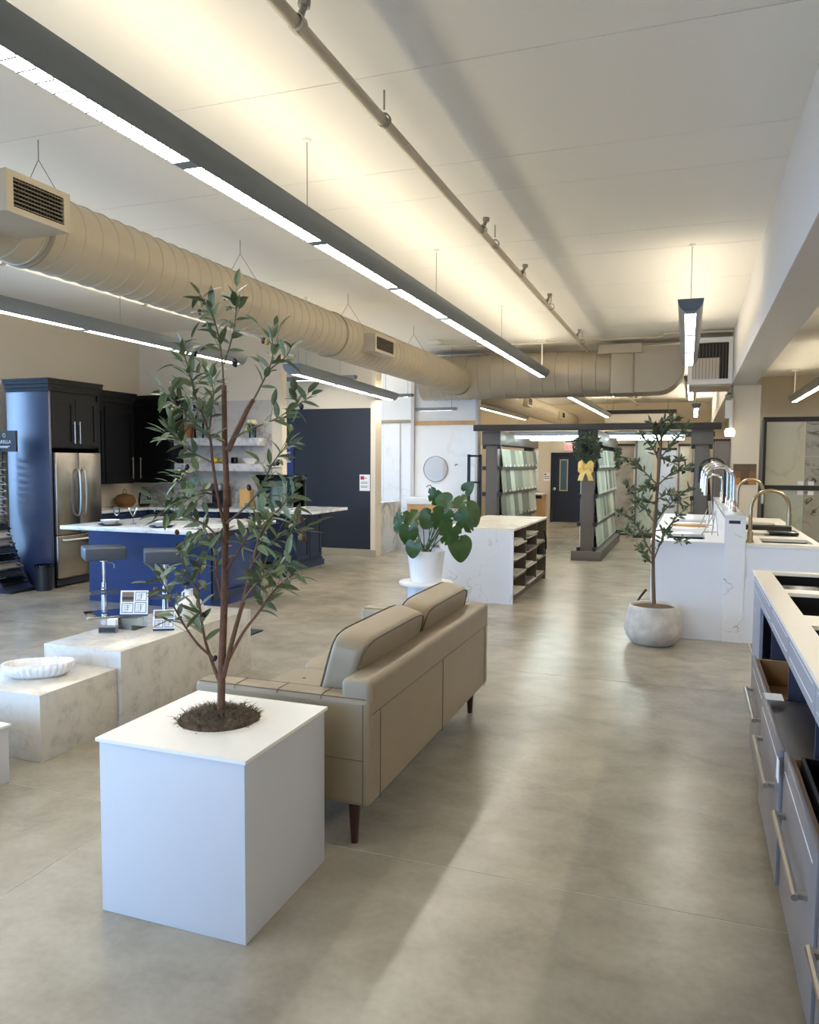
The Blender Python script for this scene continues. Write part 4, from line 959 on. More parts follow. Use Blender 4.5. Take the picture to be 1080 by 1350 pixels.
# island
ki = thing('kitchen_island', 'bright navy kitchen island base under a pale quartz top', 'island', (-5.95, 8, 0))
box('body', 'navy', (-6.80, -5.12, 7.44, 8.55, .0, .905), ki, bevel=.004)
box('front_panel', 'navy', (-6.82, -5.10, 7.42, 7.44, .0, .905), ki)
B().box(-5.10, -5.09, 7.46, 7.54, .1, .9).box(-5.10, -5.09, 8.44, 8.52, .1, .9).box(-5.10, -5.09, 7.54, 8.44, .1, .18).box(-5.10, -5.09, 7.54, 8.44, .82, .9).build('end_panel_frame', 'navy_dark', ki)
it = box('island_top', 'quartz_top', (-6.78, -4.95, 6.93, 8.65, .907, .95), None, bevel=.003); tag(it, 'pale quartz top of the kitchen island with place settings', 'worktop')
def stool():
    r = thing('bar_stool', 'x', 'stool', (0, 0, 0), 'bar stools at the island')
    box('seat', 'stool_vinyl', (-.21, .21, -.21, .21, .62, .76), r, bevel=.018, seg=3)
    B().lathe([(.05,.595),(.05,.62)], (0,0,0), 16, caps=True).build('swivel_plate', 'chrome', r)
    B().tube([(0,0,.03),(0,0,.36)], .032, 16).build('lower_column', 'chrome', r, smooth=True)
    B().tube([(0,0,.36),(0,0,.60)], .021, 16).build('upper_column', 'chrome', r, smooth=True)
    B().tube(smooth_path([(.03,-.02,.58),(.09,-.05,.575),(.10,-.06,.52)],4), .005, 6).build('lift_lever', 'chrome', r)
    B().box(-.16,-.145,-.20,-.03,.26,.285).box(.145,.16,-.20,-.03,.26,.285).box(-.16,.16,-.215,-.20,.26,.285).box(-.145,.145,-.045,-.03,.26,.285).build('foot_rest', 'chrome', r)
    box('base', 'chrome', (-.2,.2,-.2,.2,0,.02), r, bevel=.008)
    return r
s1 = stool(); s1['label'] = 'grey bar stool on a chrome column at the left end of the island'
s1.location = (-6.03, 6.78, 0); s1.rotation_euler = (0,0,math.radians(49))
dup(s1, (-5.24, 6.80, 0), math.radians(40), 'grey bar stool half hidden behind the olive tree at the island')
bpy.context.view_layer.update()
def setting(x, y, which):
    g = 'place settings on the island'
    p = B().lathe([(.001,0),(.09,0),(.14,.014),(.138,.018),(.09,.006),(.001,.006)], (x, y, .951), 32).build('plate', 'plastic_dark', None, smooth=True); tag(p, 'dark dinner plate under the white bowl, '+which, 'plate', g)
    b = B().lathe([(.001,.0),(.06,0),(.11,.055),(.105,.055),(.055,.008),(.001,.008)], (x, y, .960), 32).build('bowl', 'ceramic_dish', None, smooth=True); tag(b, 'white bowl on a dark plate, '+which, 'bowl', g)
setting(-6.28, 7.18, 'at the left end of the kitchen island'); setting(-5.58, 7.2, 'at the right end of the kitchen island')
def wine(x, y, l, flare=0):
    g = thing('wine_glass', l, 'glass', (x, y, .951), 'glasses on the island')
    B().lathe([(.001,0),(.034,0),(.034,.003),(.005,.008),(.004,.09),(.001,.09)], (x,y,.951), 16).build('foot', 'thin_glass', g, smooth=True)
    pr = [(.004,.09),(.03,.11),(.038,.14),(.032,.19)] if not flare else [(.004,.09),(.025,.12),(.055,.19)]
    B().lathe(pr, (x,y,.951), 20).build('cup', 'thin_glass', g, smooth=True)
wine(-6.42, 7.45, 'stemmed wine glass behind the left place setting'); wine(-6.14, 7.40, 'flared martini glass behind the left place setting', 1); wine(-5.30, 7.35, 'stemmed glass near the right end of the island')
# tile sample stand at the far left and waste bin
ts = thing('sample_stand', 'black tiered stand of stone samples at the left picture edge', 'display stand', (-8.3, 7.6, 0))
def prof_x(z): return -8.06-.50*(min(z, 1.0)/1.0)**.6 if z < 1.0 else -8.56
side = [(-8.62, 0), (-8.05, 0)]+[(prof_x(z)-.03, z) for z in (.05,.2,.4,.6)]
for y in (7.40, 7.83):
    B().prism(side, 'y', y-.012, y+.012).build('side_panel', 'navy_dark', ts)
    B().tube([(prof_x(z)-.05, y, z) for z in (.6,.8,1.0,1.4,1.82)], .012, 6).build('post', 'matte_black', ts)
box('base', 'matte_black', (-8.66, -8.03, 7.39, 7.84, 0, .03), ts)
for i in range(17):
    z = .10+.098*i; x = prof_x(z)
    m_ = ('tile_sample', 'slab_grey', 'tile_sample', 'slab_bluewhite')[i % 4] if i > 8 or i == 6 else ('gloss_black', 'plastic_dark', 'tile_sample_dark')[i % 3]
    b = B().box(x-.13, x+.02, 7.42, 7.82, z, z+.012); b.rot(.45, (x, 7.6, z), 'Y'); tr = b.build('sample_tile', m_, ts)
    b = B().box(x-.035, x+.012, 7.74, 7.80, z+.0125, z+.0145); b.rot(.45, (x, 7.6, z), 'Y'); b.build('sample_label', 'ink', tr)
box('sign_board', 'matte_black', (-8.80, -8.12, 7.60, 7.63, 1.80, 2.07), ts); box('sign_post', 'matte_black', (-8.64, -8.60, 7.5, 7.7, 1.7, 2.0), ts)
text('ARELLA', .062, (-8.20, 7.598, 1.925), FACE_S, 'lettering_white', ts, align='RIGHT')
for z_, x_ in ((1.865, -8.22), (1.85, -8.25)): box('text_line', 'lettering_white', (-8.5, x_, 7.598, 7.6, z_, z_+.008), ts)
B().lathe([(.018,0),(.03,0),(.03,.004),(.018,.004),(.018,0)], (-8.31, 7.597, 2.01), 8, 'y').build('emblem', 'gold_emblem', ts)
bn = thing('waste_bin', 'black waste bin standing beside the refrigerator cabinet', 'bin', (-7.9, 7.79, 0))
B().lathe([(.001,0),(.10,0),(.115,.31),(.105,.31),(.092,.02),(.001,.02)], (-7.905, 7.79, 0), 24).build('body', 'plastic_dark', bn, smooth=True)
B().lathe([(.105,.31),(.122,.31),(.122,.335),(.105,.335)], (-7.905, 7.79, 0), 24).build('rim', 'gloss_black', bn, smooth=True)
# notices on the charcoal wall
nt_ = thing('wall_notice', 'white printed notice with a red logo on the charcoal wall', 'notice', (-5.46, 12.70, 1.2))
box('sheet', 'paper', (-5.57, -5.37, 12.70, 12.704, 1.18, 1.47), nt_); box('logo', 'ink_red', (-5.55, -5.48, 12.6985, 12.70, 1.38, 1.44), nt_)
for i, z in enumerate((1.33, 1.31, 1.26, 1.24)): box('text_line', 'ink', (-5.545, -5.40-.02*(i % 2), 12.6990, 12.70, z, z+.007), nt_)
box('logo_text', 'ink', (-5.475, -5.43, 12.699, 12.70, 1.405, 1.415), nt_)
ps = thing('wall_poster', 'blue poster with white lettering on the charcoal wall', 'poster', (-7.1, 12.70, 1.8))
box('sheet', 'sign_navy', (-7.45, -6.90, 12.695, 12.704, 1.46, 2.12), ps)
for i, tx in enumerate(('in Door', 'a Now', 'sale')): text(tx, .075, (-6.95, 12.694, 1.86-.08*i), FACE_S, 'lettering_white', ps, align='RIGHT')

# ---------------------------------------------------------------- bath vanity display and white slabs
lm = thing('marble_counter', 'low bookmatched marble counter end beside the charcoal wall', 'counter', (-5.7, 13.6, 0))
box('side_slab', 'slab_grey', (-5.36, -5.34, 12.97, 14.2, 0, .91), lm); box('top_slab', 'slab_grey', (-6.3, -5.34, 12.97, 14.2, .91, .94), lm); box('front_slab', 'slab_grey', (-6.3, -5.36, 12.97, 12.99, 0, .91), lm); box('body', 'white_paint', (-6.3, -5.36, 12.99, 14.2, 0, .91), lm)
for i, (a, b_) in enumerate(((-6.58, -6.02), (-6.015, -5.66), (-5.62, -5.41))):
    o = box('wall_slab', 'bath_marble', (a, b_, 14.955, 14.998, .02, 2.49)); tag(o, ('wide white polished wall slab behind the marble counter', 'middle white polished wall slab left of the trim post', 'narrow white polished wall slab beside the trim post')[i], 'slab', 'white wall slabs')
o = box('vanity_wall_slab', 'bath_marble', (-5.325, -4.05, 14.955, 14.998, .02, 2.445)); tag(o, 'white veined marble slab behind the round mirror', 'slab')
mi = thing('round_mirror', 'round mirror with a thin dark frame on the white marble slab', 'mirror', (-4.87, 14.95, 1.56))
B().lathe([(.25, 14.925), (.262, 14.925), (.262, 14.953), (.25, 14.953), (.25, 14.925)], (-4.87, 0, 1.56), 48, 'y').build('frame', 'wire', mi, smooth=True)
B().lathe([(.001, 14.938), (.25, 14.938)], (-4.87, 0, 1.56), 48, 'y').build('glass', 'chrome', mi)
va = thing('vanity', 'floating bathroom vanity with white basin under the round mirror', 'vanity', (-4.9, 14.7, .5))
box('basin_top', 'ceramic', (-5.32, -4.55, 14.45, 14.95, .86, 1.0), va, bevel=.01); box('drawer_front', 'wood_light', (-5.30, -4.57, 14.455, 14.94, .45, .855), va); box('side_panel', 'white_paint', (-5.32, -5.30, 14.47, 14.94, .45, .86), va)
B().tube(smooth_path([(-4.92,14.82,1.0),(-4.92,14.82,1.2),(-4.95,14.75,1.24),(-4.98,14.69,1.2)],4), .012, 8).build('faucet', 'wire', va, smooth=True)
o = box('towel_box', 'white_paint', (-4.62, -4.40, 14.45, 14.9, .0, .42)); tag(o, 'white box on the floor beside the vanity', 'box')
sh = B().tube([(-4.42, 14.95, 1.65), (-4.42, 14.85, 1.66), (-4.42, 14.80, 1.63)], .012, 6).build('wall_hook', 'wire', None); tag(sh, 'small metal hook on the white marble slab', 'hook')

# ---------------------------------------------------------------- tile racks joined by a lit header
TILE = ['tile_0', 'tile_1', 'tile_2', 'tile_3', 'tile_4', 'tile_5']
def tile_rack(label, x0, x1, yn, yf, nstrips, seed, base=True):
    """x0..x1 = base width; post at the near end, tiles on the +X and -X faces"""
    root = thing('tile_rack', label, 'display rack', ((x0+x1)/2, (yn+yf)/2, 0), 'grey tile racks')
    xc = (x0+x1)/2; pw = .105
    if base: box('base', 'rack_grey', (x0, x1, yn, yf, 0, .17), root, bevel=.004)
    for y in (yn+.03, yf-.24): box('post', 'rack_grey', (xc-pw, xc+pw, y, y+.2, .17 if base else 0, 2.02), root, bevel=.003)
    box('capital', 'rack_grey', (xc-.17, xc+.17, yn-.02, yf, 2.02, 2.26), root, bevel=.003)
    rows = [.20, .64, 1.13, 1.60, 1.985]; r = random.Random(seed)
    xs = xc+pw+.02
    for i, z in enumerate(rows):
        if i < 4: box('rail', 'rack_grey', (xc-pw-.05, xc+pw+.05, yn+.24, yf-.04, z-.035, z+.02), root)
        for s_ in (-1, 1): box('rail_clip', 'matte_black', (xc+s_*(pw+.03)-.03, xc+s_*(pw+.03)+.03, yn+.02, yn+.10, z-.04, z+.03), root)
    st = (yf-yn-.32)/nstrips
    for i in range(4):
        for k in range(nstrips):
            y = yn+.26+k*st; col = r.choice(TILE)
            h = rows[i+1]-.04
            B().add([(xs+.045, y+.008, rows[i]+.02), (xs+.045, y+st-.008, rows[i]+.02), (xs+.0, y+st-.008, h), (xs+.0, y+.008, h),
                     (xs+.033, y+.008, rows[i]+.02), (xs+.033, y+st-.008, rows[i]+.02), (xs-.012, y+st-.008, h), (xs-.012, y+.008, h)],
                    [(0,1,2,3), (7,6,5,4), (0,4,5,1), (1,5,6,2), (2,6,7,3), (3,7,4,0)]).build('tile_strip', col, root)
            box('price_tab', 'paper', (xs+.047, xs+.05, y+st*.45, y+st*.62, rows[i]+.015, rows[i]+.06), root)
        B().box(xc-pw-.045, xc-pw-.02, yn+.26, yf-.06, rows[i]+.02, rows[i+1]-.04).build('rear_tile_panel', TILE[(i+2) % 6], root)
    return root
tile_rack('grey rack of grey green tile strips behind the marble storage island', -3.66, -3.14, 13.65, 17.3, 9, 1)
tile_rack('grey rack of pale tile strips with the wreath on its post', -1.94, -1.43, 13.62, 17.4, 12, 2)
tile_rack('grey rack of tile strips beside the column, behind the faucets', -.10, .41, 13.65, 17.2, 9, 3)
hd_ = thing('rack_header', 'dark header beam spanning the tops of the three tile racks', 'beam', (-1.6, 13.6, 2.2))
box('beam', 'rack_dark', (-3.70, .44, 13.50, 13.64, 2.262, 2.37), hd_, bevel=.004)
box('rear_beam', 'rack_dark', (-3.70, .44, 17.3, 17.42, 2.262, 2.37), hd_)
def tube_fixture(x0, x1, y, label):
    t = thing('tube_light', label, 'lamp', ((x0+x1)/2, y, 2.2), 'fluorescent tubes between the racks')
    box('tray', 'white_paint', (x0, x1, y-.09, y+.09, 2.19, 2.24), t)
    for d in (-.045, .045): B().tube([(x0+.03, y+d, 2.168), (x1-.03, y+d, 2.168)], .02, 10).build('tube', 'tube_lamp', t, smooth=True)
for (x0, x1, w_) in ((-3.10, -1.90, 'left'), (-1.40, -.12, 'right')):
    for y, n_ in ((14.2, 'front'), (15.6, 'rear')): tube_fixture(x0, x1, y, 'glowing %s twin tube light in the %s gap between the tile racks' % (n_, w_))
    box('light_shelf', 'rack_grey', (x0-.04, x1+.04, 13.9, 15.9, 2.242, 2.256), hd_)
# wreath
wr = thing('wreath', 'green wreath with a gold ribbon bow on the middle rack post', 'wreath', (-1.68, 13.5, 1.95))
wbm = B(); r = random.Random(4)
for i in range(700):
    a = r.uniform(0, 2*PI); ta = r.uniform(0, 2*PI); q = .155+.085*math.cos(ta); p = Vector((-1.68+q*math.cos(a), 13.52+.07*math.sin(ta)-.02, 1.95+q*math.sin(a)*1.08))
    d = Vector((r.uniform(-1,1), r.uniform(-1,.2), r.uniform(-1,1))).normalized()*r.uniform(.04,.075); s_ = d.cross(Vector((r.uniform(-1,1),1,r.uniform(-1,1)))).normalized()*.016
    wbm.add([p, p+d*.5+s_, p+d, p+d*.5-s_], [(0,1,2,3)])
wbm.build('greenery', 'wreath_leaf', wr, kind='stuff')
B().tube([(-1.68+.16*math.cos(a), 13.53, 1.95+.17*math.sin(a)) for a in [2*PI*k/24 for k in range(25)]], .05, 8, caps=False).build('ring', 'wreath_leaf', wr, smooth=True)
bow = B()
for s_ in (-1, 1):
    for k in range(2):
        P = smooth_path([(-1.69, 13.45, 1.64), (-1.69+s_*.07, 13.41, 1.71-.05*k), (-1.69+s_*.13, 13.42, 1.66-.06*k), (-1.69+s_*.07, 13.44, 1.60-.04*k), (-1.69, 13.45, 1.63)], 4)
        for i in range(len(P)-1):
            a, b_ = P[i], P[i+1]; o_ = Vector((0, .0, .035)); dy = Vector((0, -.03, 0))
            bow.add([a-o_+dy, b_-o_+dy, b_+o_, a+o_], [(0,1,2,3)])
    P = smooth_path([(-1.69, 13.45, 1.62), (-1.69+s_*.06, 13.42, 1.50), (-1.69+s_*.09, 13.43, 1.40)], 4)
    for i in range(len(P)-1):
        o_ = Vector((.045, 0, 0)); bow.add([P[i]-o_, P[i+1]-o_, P[i+1]+o_+Vector((0,-.02,0)), P[i]+o_+Vector((0,-.02,0))], [(0,1,2,3)])
bow.build('bow', 'ribbon_gold', wr)
me = cushion_mesh(.04, .03, .04, 2, 4); me.transform(Matrix.Translation((-1.69, 13.43, 1.63))); link('bow_knot', me, 'ribbon_gold', wr)
w2 = thing('wreath', 'second green wreath further back beside the pale tile rack', 'wreath', (-1.46, 16.9, 1.8))
wb2 = B()
for i in range(260):
    a = r.uniform(0, 2*PI); q = r.uniform(.1, .24); p = Vector((-1.46+r.uniform(-.07,.05), 16.9+q*math.cos(a), 1.80+q*math.sin(a)))
    d = Vector((r.uniform(-1,1), r.uniform(-1,1), r.uniform(-1,1))).normalized()*.06; s_ = d.cross(Vector((r.uniform(-1,1),1,r.uniform(-1,1)))).normalized()*.016
    wb2.add([p, p+d*.5+s_, p+d, p+d*.5-s_], [(0,1,2,3)])
wb2.build('greenery', 'wreath_leaf', w2, kind='stuff')

# ---------------------------------------------------------------- far end: door, exit sign, desk, slab stands
dr = B().box(-3.77, -3.72, 22.17, 22.36, 0, 1.99).box(-2.93, -2.88, 22.17, 22.36, 0, 1.99).box(-3.72, -2.93, 22.17, 22.36, 1.94, 1.99).build('door_1', 'door_navy'); dr['kind'] = 'structure'
box('door_leaf', 'door_navy', (-3.72, -2.93, 22.22, 22.27, 0.01, 1.94), dr)
B().box(-3.53, -3.50, 22.205, 22.22, .90, 1.80).box(-3.32, -3.29, 22.205, 22.22, .90, 1.80).box(-3.50, -3.32, 22.205, 22.22, .90, .93).box(-3.50, -3.32, 22.205, 22.22, 1.77, 1.80).build('vision_frame', 'baseboard_tan', dr)
box('vision_glass', 'door_glass', (-3.50, -3.32, 22.212, 22.219, .93, 1.77), dr)
B().lathe([(.001,22.14),(.045,22.15),(.05,22.18),(.02,22.2),(.02,22.22)], (-3.66,0,.96), 14, 'y').build('door_knob', 'chrome', dr, smooth=True)
ex = thing('exit_sign', 'red lit EXIT sign above the navy door', 'sign', (-3.25, 22.15, 2.1))
box('panel', 'exit_panel', (-3.40, -2.98, 22.15, 22.2, 2.04, 2.24), ex); text('EXIT', .15, (-3.2, 22.147, 2.14), FACE_S, 'exit_red', ex)
wn = thing('paper_sign', 'small handwritten paper sign above the exit sign', 'sign', (-3.2, 22.18, 2.3)); box('sheet', 'paper', (-3.42, -3.0, 22.19, 22.198, 2.25, 2.37), wn); box('scribble', 'ink', (-3.38, -3.10, 22.186, 22.19, 2.28, 2.32), wn)
n2 = thing('wall_notice', 'small white notice on the wall left of the navy door', 'notice', (-3.9, 22.19, 1.3)); box('sheet', 'paper', (-3.98, -3.79, 22.19, 22.198, 1.18, 1.42), n2); box('logo', 'ink_red', (-3.96, -3.90, 22.186, 22.19, 1.35, 1.39), n2)
for z in (1.30, 1.25): box('text_line', 'ink', (-3.96, -3.82, 22.187, 22.19, z, z+.015), n2)
dk = thing('work_desk', 'narrow wooden standing desk with cables left of the navy door', 'desk', (-4.4, 21.6, 0))
box('top', 'white_paint', (-5.0, -3.86, 21.4, 22.1, .80, .84), dk); box('apron', 'matte_black', (-5.0, -3.9, 21.45, 21.5, .70, .80), dk)
for x in (-4.98, -4.12): box('leg', 'wood_light', (x, x+.24, 21.5, 22.05, 0, .80), dk)
B().tube(smooth_path([(-4.2,21.42,.7),(-4.1,21.4,.4),(-4.2,21.42,.1)],4), .015, 5).tube(smooth_path([(-4.05,21.42,.7),(-4.2,21.4,.4),(-4.02,21.42,.1)],4), .015, 5).build('cable', 'matte_black', dk)
wbd = box('white_slab', 'bath_marble', (-5.0, -4.12, 22.12, 22.19, .9, 2.05)); tag(wbd, 'white marbled board on the wall above the work desk', 'slab')
for i, (a, b_, m_, z1, y, l) in enumerate(((-1.72, -1.28, 'slab_brown', 2.1, 19.0, 'brown grey veined slab in a far stand behind the racks'), (-1.16, -.80, 'slab_green', 2.3, 18.4, 'pale green grey slab standing behind the potted olive tree'), (-.70, -.34, 'slab_bluewhite', 2.0, 18.8, 'bluish white slab standing behind the potted olive tree'), (-.25, -.05, 'slab_cream', 2.1, 19.2, 'narrow cream slab beside the dark stand post'), (.5, 1.0, 'drawer_grey', 2.2, 18.8, 'plain grey slab standing left of the column'))):
    t = thing('slab_stand', l, 'slab', ((a+b_)/2, y, 0), 'slabs in far stands')
    box('slab', m_, (a, b_, y, y+.03, .12, z1), t); box('frame_post', 'frame_aluminium', (a-.05, a-.005, y-.02, y+.06, 0, z1+.06), t); box('frame_foot', 'rack_dark', (a-.06, b_+.02, y-.06, y+.1, 0, .11), t)
    box('frame_top', 'rack_dark', (a-.05, b_+.02, y-.02, y+.06, z1+.005, z1+.06), t)

# ---------------------------------------------------------------- right: slab wall display
sw = thing('slab_display', 'dark framed display of large stone slabs right of the column', 'display rack', (1.8, 14.9, 0))
SWY = 14.6
for x in (1.19, 1.90+.55): box('upright', 'rack_dark', (x-.055, x, SWY-.03, SWY+.12, 0, 2.50), sw)
for z0, z1 in ((.10, .20), (1.26, 1.34), (2.42, 2.50)): box('rail', 'rack_dark', (1.19, 3.6, SWY-.02, SWY+.1, z0, z1), sw)
for (a, b_, z0, z1, m_) in ((1.195, 1.80, .20, 1.26, 'slab_green'), (1.805, 2.42, .20, 1.26, 'slab_veined'), (1.195, 1.80, 1.34, 2.42, 'slab_cream'), (1.805, 2.42, 1.34, 1.83, 'slab_veined'), (1.805, 2.42, 1.835, 2.42, 'slab_veined'), (2.5, 3.1, .20, 1.26, 'slab_cream'), (2.5, 3.1, 1.34, 2.42, 'slab_green')):
    box('slab', m_, (a, b_, SWY, SWY+.03, z0, z1), sw)
for x in (1.70, 1.86): 
    for z in (1.18, 1.345): box('label_card', 'paper', (x, x+.09, SWY-.004, SWY, z, z+.07), sw)
box('end_panel', 'frame_aluminium', (1.10, 1.135, SWY-.2, SWY+.3, 0, 2.45), sw)
pq = thing('tile_plaque', 'sample plaque of brown and amber tiles mounted on the column', 'plaque', (.83, 13.99, 1.5))
box('board', 'plaque_c', (.655, 1.01, 13.985, 13.998, 1.36, 1.70), pq)
for i in range(3):
    for j in range(3):
        box('tile', ['plaque_a', 'plaque_b', 'plaque_c', 'plaque_b'][(i*2+j*3+i*j) % 4], (.659+.117*i, .659+.117*i+.113, 13.973, 13.985, 1.364+.112*j, 1.364+.112*j+.108), pq)

# ---------------------------------------------------------------- sink display: low wall with a counter on each side
def top_with_openings(x0, x1, y0, y1, z0, z1, ops):
    """slab with rectangular openings (each spans x in a..b, y in c..d), openings sorted by y"""
    b = B(); y = y0
    for (a, c_, p, q) in ops:
        b.box(x0, x1, y, p, z0, z1); b.box(x0, a, p, q, z0, z1); b.box(c_, x1, p, q, z0, z1); y = q
    b.box(x0, x1, y, y1, z0, z1); return b
def basin(name, label, a, b_, c_, d, z, depth, m, group, ledge=False):
    r = thing(name, label, 'sink', ((a+b_)/2, (c_+d)/2, z-depth), group); t = .012
    B().box(a, b_, c_, d, z-depth, z-depth+t).box(a, a+t, c_, d, z-depth+t, z).box(b_-t, b_, c_, d, z-depth+t, z).box(a+t, b_-t, c_, c_+t, z-depth+t, z).box(a+t, b_-t, d-t, d, z-depth+t, z).build('bowl', m, r)
    B().lathe([(.001, .0), (.04, .0), (.045, .003), (.03, .004), (.001, .002)], ((a+b_)/2, (c_+d)/2, z-depth+t), 16).build('drain', 'chrome', r, smooth=True)
    if ledge:
        B().box(a+t, b_-t, c_+.05, c_+(d-c_)*.45, z-.02, z-.006).build('drying_rack', 'gloss_black', r)
    return r
SYN, SYF, SZT = 7.93, 12.2, .95
lw_ = thing('faucet_ledge', 'low veined marble wall between the two sink counters, carrying faucets', 'counter', (.41, 9.5, 0))
box('end_face', 'post_marble', (.315, .497, SYN-.02, SYN, 0, 1.18), lw_); box('core', 'counter_white', (.32, .492, SYN, SYF, 0, 1.18), lw_); box('cap', 'quartz_top', (.31, .50, SYN-.025, SYF, 1.182, 1.212), lw_)
box('name_plate', 'plastic_dark', (.35, .45, SYN-.024, SYN-.02, 1.135, 1.165), lw_)
lc = thing('sink_counter', 'white sink counter on the aisle side behind the potted olive tree', 'counter', (0, 10, 0))
box('end_panel', 'counter_white', (-.35, .315, SYN, SYN+.025, 0, .92), lc); box('side_panel', 'navy', (-.33, -.31, SYN+.05, SYF, .1, .92), lc); box('toe_board', 'matte_black', (-.27, -.25, SYN+.05, SYF, 0, .1), lc)
opsL = [(-.22, .15, 8.2, 8.75), (-.22, .2, 9.0, 9.5), (-.22, .2, 9.75, 10.3), (-.22, .2, 10.6, 11.1)]
top_with_openings(-.36, .318, SYN-.01, SYF, .921, SZT, opsL).build('top', 'counter_white', lc)
for (o_, m_, l) in zip(opsL, ('sink_black', 'ceramic', 'ceramic', 'sink_steel'), ('black sink basin nearest the aisle end of the left sink counter', 'first white sink basin in the left sink counter', 'second white sink basin in the left sink counter', 'steel sink basin at the far end of the left sink counter')):
    basin('sink', l, *o_, .92, .2, m_, 'display sinks')
o = box('cutting_board', 'wood_light', (-.20, .19, 9.76, 9.98, SZT, SZT+.025), None, bevel=.004); tag(o, 'wooden cutting board laid across a sink on the left counter', 'cutting board')
rc = thing('sink_counter', 'white sink counter right of the marble faucet wall', 'counter', (.85, 10, 0))
box('end_panel', 'counter_white', (.497, 1.16, SYN, SYN+.025, 0, .92), rc); box('side_panel', 'counter_white', (1.13, 1.15, SYN+.03, SYF-.4, 0, .92), rc)
opsR = [(.66, 1.10, 8.1, 8.55), (.58, 1.06, 8.85, 9.2), (.55, 1.04, 9.6, 10.0), (.55, 1.0, 10.5, 10.9)]
top_with_openings(.502, 1.165, SYN-.01, SYF-.4, .921, SZT, opsR).build('top', 'counter_cream', rc)
for (o_, l) in zip(opsR, ('black sink basin nearest the end of the right sink counter', 'second dark sink basin in the right sink counter', 'third dark sink basin in the right sink counter', 'farthest dark sink basin in the right sink counter')): basin('sink', l, *o_, .92, .2, 'sink_black', 'display sinks')
o = box('sink_tray', 'gloss_black', (.80, 1.08, 9.0, 9.35, SZT, SZT+.03), None, bevel=.006); tag(o, 'small black tray with white rim lying across the right sink counter', 'tray')
o = box('black_board', 'matte_black', (.53, 1.08, 9.62, 9.82, SZT, SZT+.05), None, bevel=.006); tag(o, 'long black board laid over the third sink of the right counter', 'board')
def gooseneck(label, base, heading, h, reach, rad, m, group='display faucets'):
    r = thing('faucet', label, 'faucet', base, group); bx_, by, bz = base; hx, hy = math.cos(heading), math.sin(heading)
    B().lathe([(.001,0),(rad*2,0),(rad*2,.01),(rad*1.4,.03),(rad*1.4,.10),(rad,.11)], base, 14).build('base', m, r, smooth=True)
    P = [(0,.05),(0,h-reach/2)]+[(reach/2-reach/2*math.cos(a), h-reach/2+reach/2*math.sin(a)) for a in [PI*k/10 for k in range(1,11)]]+[(reach, h-reach/2-.06)]
    B().tube([(bx_+hx*u, by+hy*u, bz+v) for u, v in P], rad, 10).build('spout', m, r, smooth=True)
    u = reach; B().tube([(bx_+hx*u, by+hy*u, bz+h-reach/2-.05), (bx_+hx*u, by+hy*u, bz+h-reach/2-.16)], rad*1.35, 10).build('spray_head', m, r, smooth=True)
    B().tube([(bx_-hy*rad, by+hx*rad, bz+.07), (bx_-hy*.05, by+hx*.05, bz+.075), (bx_-hy*.06, by+hx*.06, bz+.13)], rad*.55, 8).build('lever', m, r, smooth=True)
gooseneck('chrome gooseneck faucet nearest on the marble faucet wall', (.41, 8.45, 1.213), PI+.1, .46, .27, .016, 'chrome')
gooseneck('second chrome gooseneck faucet on the marble faucet wall', (.41, 9.05, 1.213), PI, .48, .28, .016, 'chrome')
gooseneck('third chrome gooseneck faucet on the marble faucet wall', (.40, 9.7, 1.213), PI, .50, .28, .016, 'chrome')
gooseneck('matte black gooseneck faucet behind the chrome faucets on the wall', (.40, 10.4, 1.213), PI, .56, .30, .016, 'matte_black')
gooseneck('low chrome faucet at the far end of the marble faucet wall', (.40, 11.4, 1.213), PI, .34, .2, .016, 'chrome')
gooseneck('nearer champagne gold gooseneck faucet on the right sink counter', (.545, 8.05, .951), .15, .50, .34, .018, 'champagne_gold')
gooseneck('farther champagne gold gooseneck faucet beside the column', (.56, 10.6, .951), .15, .56, .30, .018, 'champagne_gold')
for i, (x, y) in enumerate(((.22, 8.65), (.20, 9.6))):
    e = thing('table_easel', ('nearer folded metal easel leaning by the marble faucet wall', 'farther tall metal easel on the left sink counter')[i], 'easel', (x, y, SZT), 'easels on the sink counter')
    hh = (.26, .32)[i]
    for k, (dx, dy) in enumerate(((-.10, 0), (.06, 0), (0, .10))): B().tube([(x+dx, y+dy, SZT), (x+.03, y+.02, SZT+hh)], .006, 6).build('leg', 'brushed_nickel', e)
    B().tube([(x-.08, y-.02, SZT+.04), (x+.06, y-.02, SZT+.04)], .006, 6).build('ledge', 'brushed_nickel', e)
o = B().tube(smooth_path([(-.42, 8.6, .35), (-.50, 8.5, .22), (-.44, 8.4, .10), (-.36, 8.42, .2)], 5), .012, 6).build('hose', 'matte_black', None); tag(o, 'looped black hose beside the left sink counter', 'hose')
o = box('floor_box', 'wire', (-.55, -.42, 8.2, 8.32, 0, .03), None, bevel=.006); tag(o, 'small metal floor outlet beside the potted olive tree', 'outlet')

